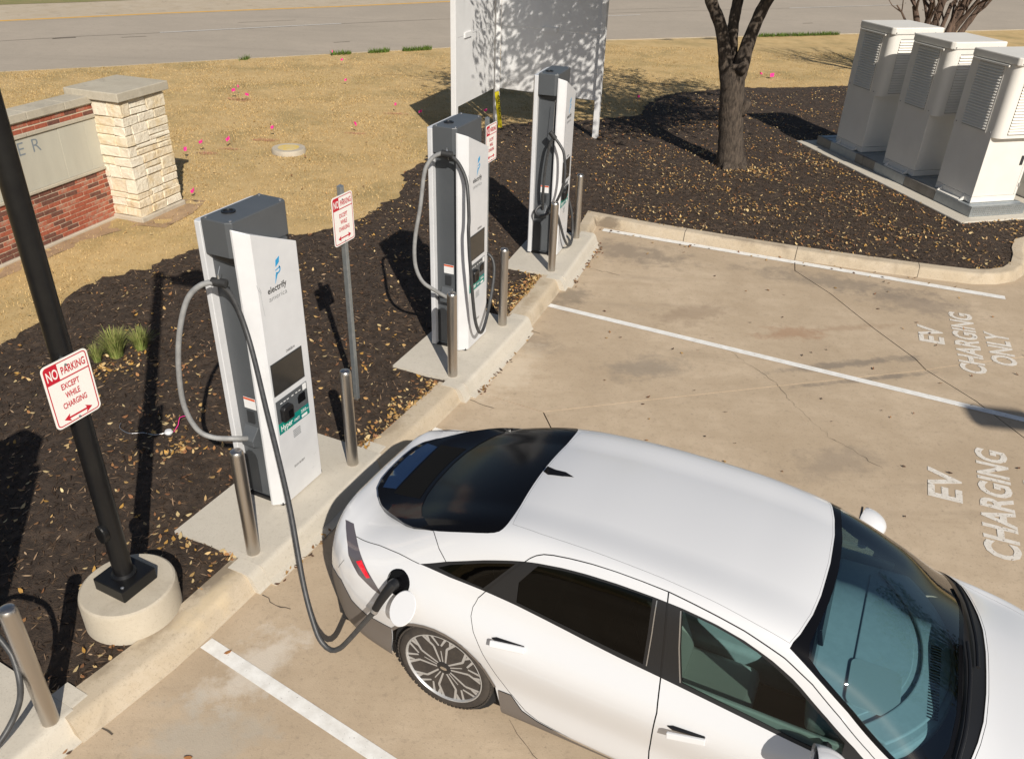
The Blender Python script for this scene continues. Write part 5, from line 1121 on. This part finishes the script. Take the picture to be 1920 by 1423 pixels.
panel('light_bar', [bl], (), 'bluelens', off=lambda x, v: sd_(x, v) + .0035, parent=sp, skirt=0)
mb = MB()
for k in range(84):
    v = -.98 + k * 1.96 / 83; xx = np.linspace(-.705, -.53 + .09 * abs(v) ** 2 * .3, 6); vv = np.full(6, v); P, n = SN(xx, vv); b_ = sd_(xx, vv)[:, None]; w_ = np.array([0, .0035, 0])
    A_2 = P + n * (b_ + .0005) - w_; B_2 = P + n * (b_ + .005); C_2 = P + n * (b_ + .0005) + w_
    mb.add(np.concatenate([A_2, B_2, C_2]).tolist(), [(i, i + 1, 6 + i + 1, 6 + i) for i in range(5)] + [(6 + i, 6 + i + 1, 12 + i + 1, 12 + i) for i in range(5)])
tag(mb.build('ribbed_strip', 'ribm', sp, smooth=True), kind='stuff')
# windscreen, black surround, cowl
panel('windscreen', [sym(WS_in)], (), 'ws_glass', off=-.003); panel('windscreen_surround', [sym(WS_out + [(2.79, 2.45), (2.85, 1.9), (2.875, 1.4), (2.89, .9), (2.886, .4), (2.884, 0)])], [sym(WS_in)], 'blackgloss', off=-.002)
panel('cowl', [sym([(2.886, 0), (2.888, .4), (2.892, .9), (2.877, 1.4), (2.852, 1.9), (2.792, 2.45), (2.702, 2.955)] + COWL)], (), 'black', off=-.008)
for vs in (((1.75, 2.88), (1.2, 2.905), (.3, 2.91), (-.25, 2.89)), ((.10, 2.955), (-.5, 2.945), (-1.3, 2.90), (-1.75, 2.85))):
    P, n = SN(np.array([b for a, b in vs]), np.array([a for a, b in vs])); MB().tube(cr((P + n * .022).tolist(), .05), .011, 8).build('wiper', 'black', car, smooth=True)
# antenna fin
P, n = SN(np.array([.25, .47]), np.array([0., 0.])); z0, z1 = P[0][2], P[1][2]
MB().add([(.47, 0, z1 + .002), (.30, -.034, z0 - .002), (.30, .034, z0 - .002), (.25, 0, z0 - .006), (.28, 0, z0 + .055), (.34, 0, z0 + .047), (.41, -.014, z1 - .004), (.41, .014, z1 - .004), (.41, 0, z1 + .022)], [(0, 8, 6), (0, 7, 8), (6, 8, 5, 1), (7, 2, 5, 8), (1, 5, 4), (2, 4, 5), (1, 4, 3), (2, 3, 4)]).build('antenna_fin', 'blackgloss', car, smooth=True, angle=80)
# end caps and floor
for xe in (-1.075, 3.81):
    q = S(np.full(25, xe), np.linspace(-6, 6, 25)); MB().add(q.tolist(), [tuple(range(25))]).build('end_cap', 'carpaint' if xe > 0 else 'clad', car)
MB().box(-.95, 3.6, -.72, .72, .17, .30).build('floor', 'carfloor', car)
for x in (0, 2.95):
    for s in (-1, 1): MB().lathe([(.40, .0), (.40, .26), (.05, .26)], 28, Matrix.Translation((x, s * .86, .352)) @ Matrix.Rotation(R(90 * s), 4, 'X')).build('wheel_well', 'carfloor', car)
# wheels
def make_wheel():
    e = empty('wheel', (0, 0, 0)); e.parent = car        # axis = Y, outer face towards -Y
    MR = Matrix.Rotation(R(90), 4, 'X')                  # lathe z -> -y
    w0 = .118
    MB().lathe([(.285, -w0), (.325, -w0 - .004), (.345, -.095), (.352, -.06), (.352, .06), (.346, .092), (.330, w0 - .008), (.305, w0 - .001), (.288, w0 - .006), (.283, w0 - .02)], 64, MR, False).build('tyre', 'tyre', e, smooth=True, angle=50)
    mb = MB()
    for k in range(72):                                   # shoulder tread blocks
        a = 2 * math.pi * k / 72; M = Matrix.Rotation(a, 4, 'Y'); v = [M @ Vector((x, y, z)) for x in (-.010, .010) for y in (-.104, -.062) for z in (.343, .3545)]
        mb.add(v, [(0, 1, 3, 2), (4, 6, 7, 5), (0, 4, 5, 1), (2, 3, 7, 6), (1, 5, 7, 3)])
    tag(mb.build('tread_blocks', 'tyre', e), kind='stuff')
    rim = MB().lathe([(.289, w0 - .018), (.289, w0 - .008), (.281, w0 - .006), (.275, w0 - .012), (.268, .06), (.262, -.09), (.27, -.1)], 64, MR, True).build('rim', 'alloy', e, smooth=True, angle=40)
    MB().lathe([(.264, -.02), (.10, -.02), (.02, -.02)], 40, MR).build('brake_disc', 'alloydark', rim)
    def bar(p0, p1, w_a, w_b, y0, y1, mt, name):
        p0, p1 = Vector(p0), Vector(p1); d = (p1 - p0).normalized(); n = Vector((-d.y, d.x)); q = [p0 - n * w_a, p1 - n * w_b, p1 + n * w_b, p0 + n * w_a]
        return MB().prism([tuple(i) for i in q], y0, y1, lambda x, z, y: (x, -y, z))
    def pol(r, a): return (r * math.cos(R(a)), r * math.sin(R(a)))
    for k in range(5):
        a = 90 + 72 * k + 8; dk = MB(); br = MB()
        for s in (-1, 1):
            q = bar(pol(.045, a + s * 12), pol(.20, a + s * 8), .014, .019, .045, .090, '', ''); dk.add(q.v, q.f)
            q = bar(pol(.185, a + s * 8), pol(.272, a + s * 20), .021, .022, .050, .088, '', ''); dk.add(q.v, q.f)
            for p0, p1, w_, w2 in ((pol(.05, a + s * 22), pol(.185, a + s * 15.5), .0055, .0080), (pol(.185, a + s * 15.5), pol(.277, a + s * 27), .0080, .0100), (pol(.195, a + s * 2.5), pol(.277, a + s * 12), .0060, .0090), (pol(.225, a + s * 19), pol(.277, a + s * 20), .002, .016)):
                q = bar(p0, p1, w_, w2, .088, .099, '', ''); br.add(q.v, q.f)
        q = bar(pol(.05, a), pol(.15, a), .0045, .0035, .088, .0985, '', ''); br.add(q.v, q.f)
        s_ = dk.build('spoke', 'alloydark', rim); br.build('spoke_edge', 'alloy', rim)
    MB().lathe([(.056, .085), (.052, .100), (.03, .104), (.01, .105)], 24, MR).build('hub_cap', 'alloydark', rim, smooth=True)
    tr_ = MB().prism([(.026 * math.cos(R(a)), .014 * math.sin(R(a))) for a in range(0, 360, 20)], .1045, .106, lambda x, z, y: (x, -y, z)); tr_.build('hub_emblem', 'chrome', rim)
    for k in range(5):
        p = pol(.036, 90 + 72 * k + 44); MB().lathe([(.009, .088), (.009, .098), (.005, .1)], 10, Matrix.Translation((p[0], 0, p[1])) @ MR).build('wheel_nut', 'alloydark', rim)
    return e
wh = make_wheel()
for i, (x, s) in enumerate(((0, -1), (2.95, -1), (0, 1), (2.95, 1))):
    o = wh if i == 0 else copy_tree(wh, car); o.location = (x, s * .803, .352); o.rotation_euler = (0, R(-12 * i), 0 if s < 0 else R(180))
# door handles
def handle(xa, va, xb, vb, s):
    P, n = SN(np.array([xa, xb]), np.array([va, vb]) * (1 if s < 0 else -1)); a, b = Vector(P[0]), Vector(P[1]); na = Vector(n[0]); d = (b - a).normalized()
    rec = MB().tube([a - d * .01 + na * .001, a + d * .02 + na * .002, b - d * .005 + na * .002, b + na * .001], [.003, .014, .008, .003], 12); rec.build('handle_recess', 'black', car, smooth=True)
    u = na.cross(d).normalized() * (.021); o1, o2 = na * .056, na * .020; dn = Vector((0, 0, -.017))
    q = [a + o1 + dn, b + d * .008 + o2 + dn]; mb = MB()
    v = []
    for p, t in zip(q, (.010, .010)):
        for su, sn in ((-1, -1), (1, -1), (1, 1), (-1, 1)): v.append(p + u * su + na * t * sn)
    mb.add(v, [(0, 1, 2, 3), (7, 6, 5, 4), (0, 4, 5, 1), (1, 5, 6, 2), (2, 6, 7, 3), (3, 7, 4, 0)]); mb.build('door_handle', 'carpaint', car, bevel=.006, seg=3)
for s in (-1, 1): handle(.362, 3.69, .565, 3.60, s); handle(1.487, 4.02, 1.689, 3.93, s)
# mirrors
for s in (-1, 1):
    bm = bmesh.new(); bmesh.ops.create_uvsphere(bm, u_segments=28, v_segments=16, radius=1)
    for v in bm.verts:
        x, y, z = v.co; x = max(x, -.15); k = 1 - .12 * max(z, 0); v.co = (x * .15, y * .13 * k + .01, z * .088 + .03 * (y * .5))
    bm.transform(Matrix.Translation((2.255, 1.035, 1.02)) @ Matrix.Rotation(R(-12), 4, 'Z'))
    if s < 0: bm.transform(Matrix.Scale(-1, 4, (0, 1, 0))); bmesh.ops.reverse_faces(bm, faces=bm.faces)
    me = bpy.data.meshes.new('mirror'); bm.to_mesh(me); bm.free(); mo = link('mirror', me, 'carpaint', car, smooth=True, angle=50)
    f = lambda yy, zz, d: (2.232 - d, s * (1.045 + yy), 1.02 + zz)
    MB().prism([(.118 * math.cos(R(a)), .078 * math.sin(R(a)) + .03 * .5 * math.cos(R(a))) for a in range(0, 360, 20)], 0, .012, f).build('mirror_rim', 'black', mo)
    MB().prism([(.102 * math.cos(R(a)), .064 * math.sin(R(a)) + .03 * .5 * math.cos(R(a))) for a in range(0, 360, 20)], .012, .014, f).build('mirror_glass', 'chrome', mo)
    MB().tube([(2.28, s * .86, .955), (2.27, s * .94, .985)], [.03, .022], 8).build('mirror_arm', 'black', mo)
# interior
mat('dashlid', (.27, .29, .29), rough=.8)
def rb(name, c, dims, mt, bev=.05, rot=(0, 0, 0)):
    o = MB().box(-dims[0] / 2, dims[0] / 2, -dims[1] / 2, dims[1] / 2, -dims[2] / 2, dims[2] / 2).build(name, mt, car, bevel=bev, seg=3, smooth=True); o.location = c; o.rotation_euler = rot; return o
arcp = lambda k, x0: [(x0 - .30 * abs(t) ** 2.2, k * t) for t in [i / 12 - 1 for i in range(25)]]
MB().prism(arcp(.75, 2.90) + [(2.16, .72), (2.12, .3), (2.12, -.3), (2.16, -.72)], .84, .93).build('dashboard', 'carint', car, bevel=.03, seg=3)
MB().prism(arcp(.70, 2.86) + arcp(.66, 2.70)[::-1], .931, .955).build('dash_band', 'carint', car, bevel=.012, seg=3)
MB().prism([(x, y) for x, y in arcp(.62, 2.66)] + [(2.36, .5), (2.34, -.5)], .931, .942).build('dash_pad', 'carint', car, bevel=.008)
MB().prism([(x + 2.47, y - .34) for x, y in rrect(.28, .36, .05)], .9425, .948).build('dash_lid', 'dashlid', car, bevel=.004)
vm = MB()
for k in range(26): vm.box(2.745, 2.80, -.42 + k * .022, -.412 + k * .022, .952, .9585)
tag(vm.build('defroster_slats', 'carfloor', car), kind='stuff')
rb('display', (2.14, .24, .98), (.03, .78, .13), 'blackgloss', .01, (0, R(-15), 0))
for y in (-.37, .37):
    rb('seat', (1.62, y, .48), (.52, .50, .16), 'carseat', .06); rb('seat_back', (1.28, y, .80), (.15, .48, .62), 'carseat', .06, (0, R(-22), 0)); rb('headrest', (1.12, y, 1.18), (.09, .26, .16), 'carseat', .04, (0, R(-22), 0))
rb('rear_bench', (.70, 0, .50), (.52, 1.26, .18), 'carseat', .06); rb('rear_seat_back', (.36, 0, .82), (.16, 1.26, .58), 'carseat', .06, (0, R(-25), 0)); rb('parcel_shelf', (.0, 0, .98), (.5, 1.2, .03), 'carfloor', .01)
rb('centre_console', (1.75, 0, .50), (.95, .22, .24), 'carint', .04)
for s in (-1, 1): rb('door_card', (1.45, s * .80, .80), (2.1, .03, .28), 'carint', .01)
MB().lathe([(.185 + .016 * math.cos(t), .016 * math.sin(t)) for t in [2 * math.pi * k / 10 for k in range(10)]], 32, Matrix.Translation((1.98, .37, .90)) @ Matrix.Rotation(R(-65), 4, 'Y'), True).build('steering_wheel', 'black', car, smooth=True)
rb('interior_mirror', (2.12, 0, 1.33), (.03, .24, .06), 'black', .01)
# charge port, flap and plug
P, n = SN(np.array([-.345]), np.array([3.23])); pc, pn = Vector(P[0]), Vector(n[0]); q = pn.to_track_quat('Z', 'Y').to_matrix().to_4x4(); q.translation = pc
MB().lathe([(.088, -.004), (.08, .004), (.076, -.02), (.07, -.06), (.01, -.062)], 28, q).build('charge_port', 'blackgloss', car, smooth=True)
fl = Vector((-.235, -.995, .865)); fn = Vector((-.05, -.72, .69)).normalized(); q2 = fn.to_track_quat('Z', 'Y').to_matrix().to_4x4(); q2.translation = fl
MB().lathe([(.02, -.006), (.084, -.005), (.088, .0), (.084, .005), (.02, .006)], 36, q2 @ Matrix.Diagonal((1.0, 1.28, 1, 1))).build('charge_flap', 'carpaint', car, smooth=True)
MB().tube([pc + pn * .01 + Vector((.06, 0, -.06)), fl - fn * .01 + Vector((0, .03, -.03))], .012, 8).build('flap_hinge', 'black', car)

plug = empty('charging_plug', (-.832, 3.741, .765), R(-25), 'black charging plug with a silver collar pushed into the car', 'charging plug')
Mi = Matrix.LocRotScale(plug.location, plug.rotation_euler, None).inverted(); Mc = Matrix.LocRotScale(car.location, car.rotation_euler, None)
pa = Mi @ (Mc @ (pc - pn * .03)); pb = Mi @ (Mc @ (pc + pn * .07)); pe = Vector((0, 0, 0)); pm = pb.lerp(pe, .55) + Vector((0, 0, .012))
MB().tube(cr([pa, pb], .03), .034, 16).build('connector', 'blackgloss', plug, smooth=True); 
hp = cr([pb - (pb - pa) * .25, pb, pm, pe], .02); MB().tube(hp, list(np.linspace(.037, .024, len(hp))), 16).build('handle', 'black', plug, smooth=True)
d = (pe - pm).normalized(); MB().tube([pe - d * .028, pe - d * .006], .0265, 16).build('collar', 'silver', plug, smooth=True, angle=40)
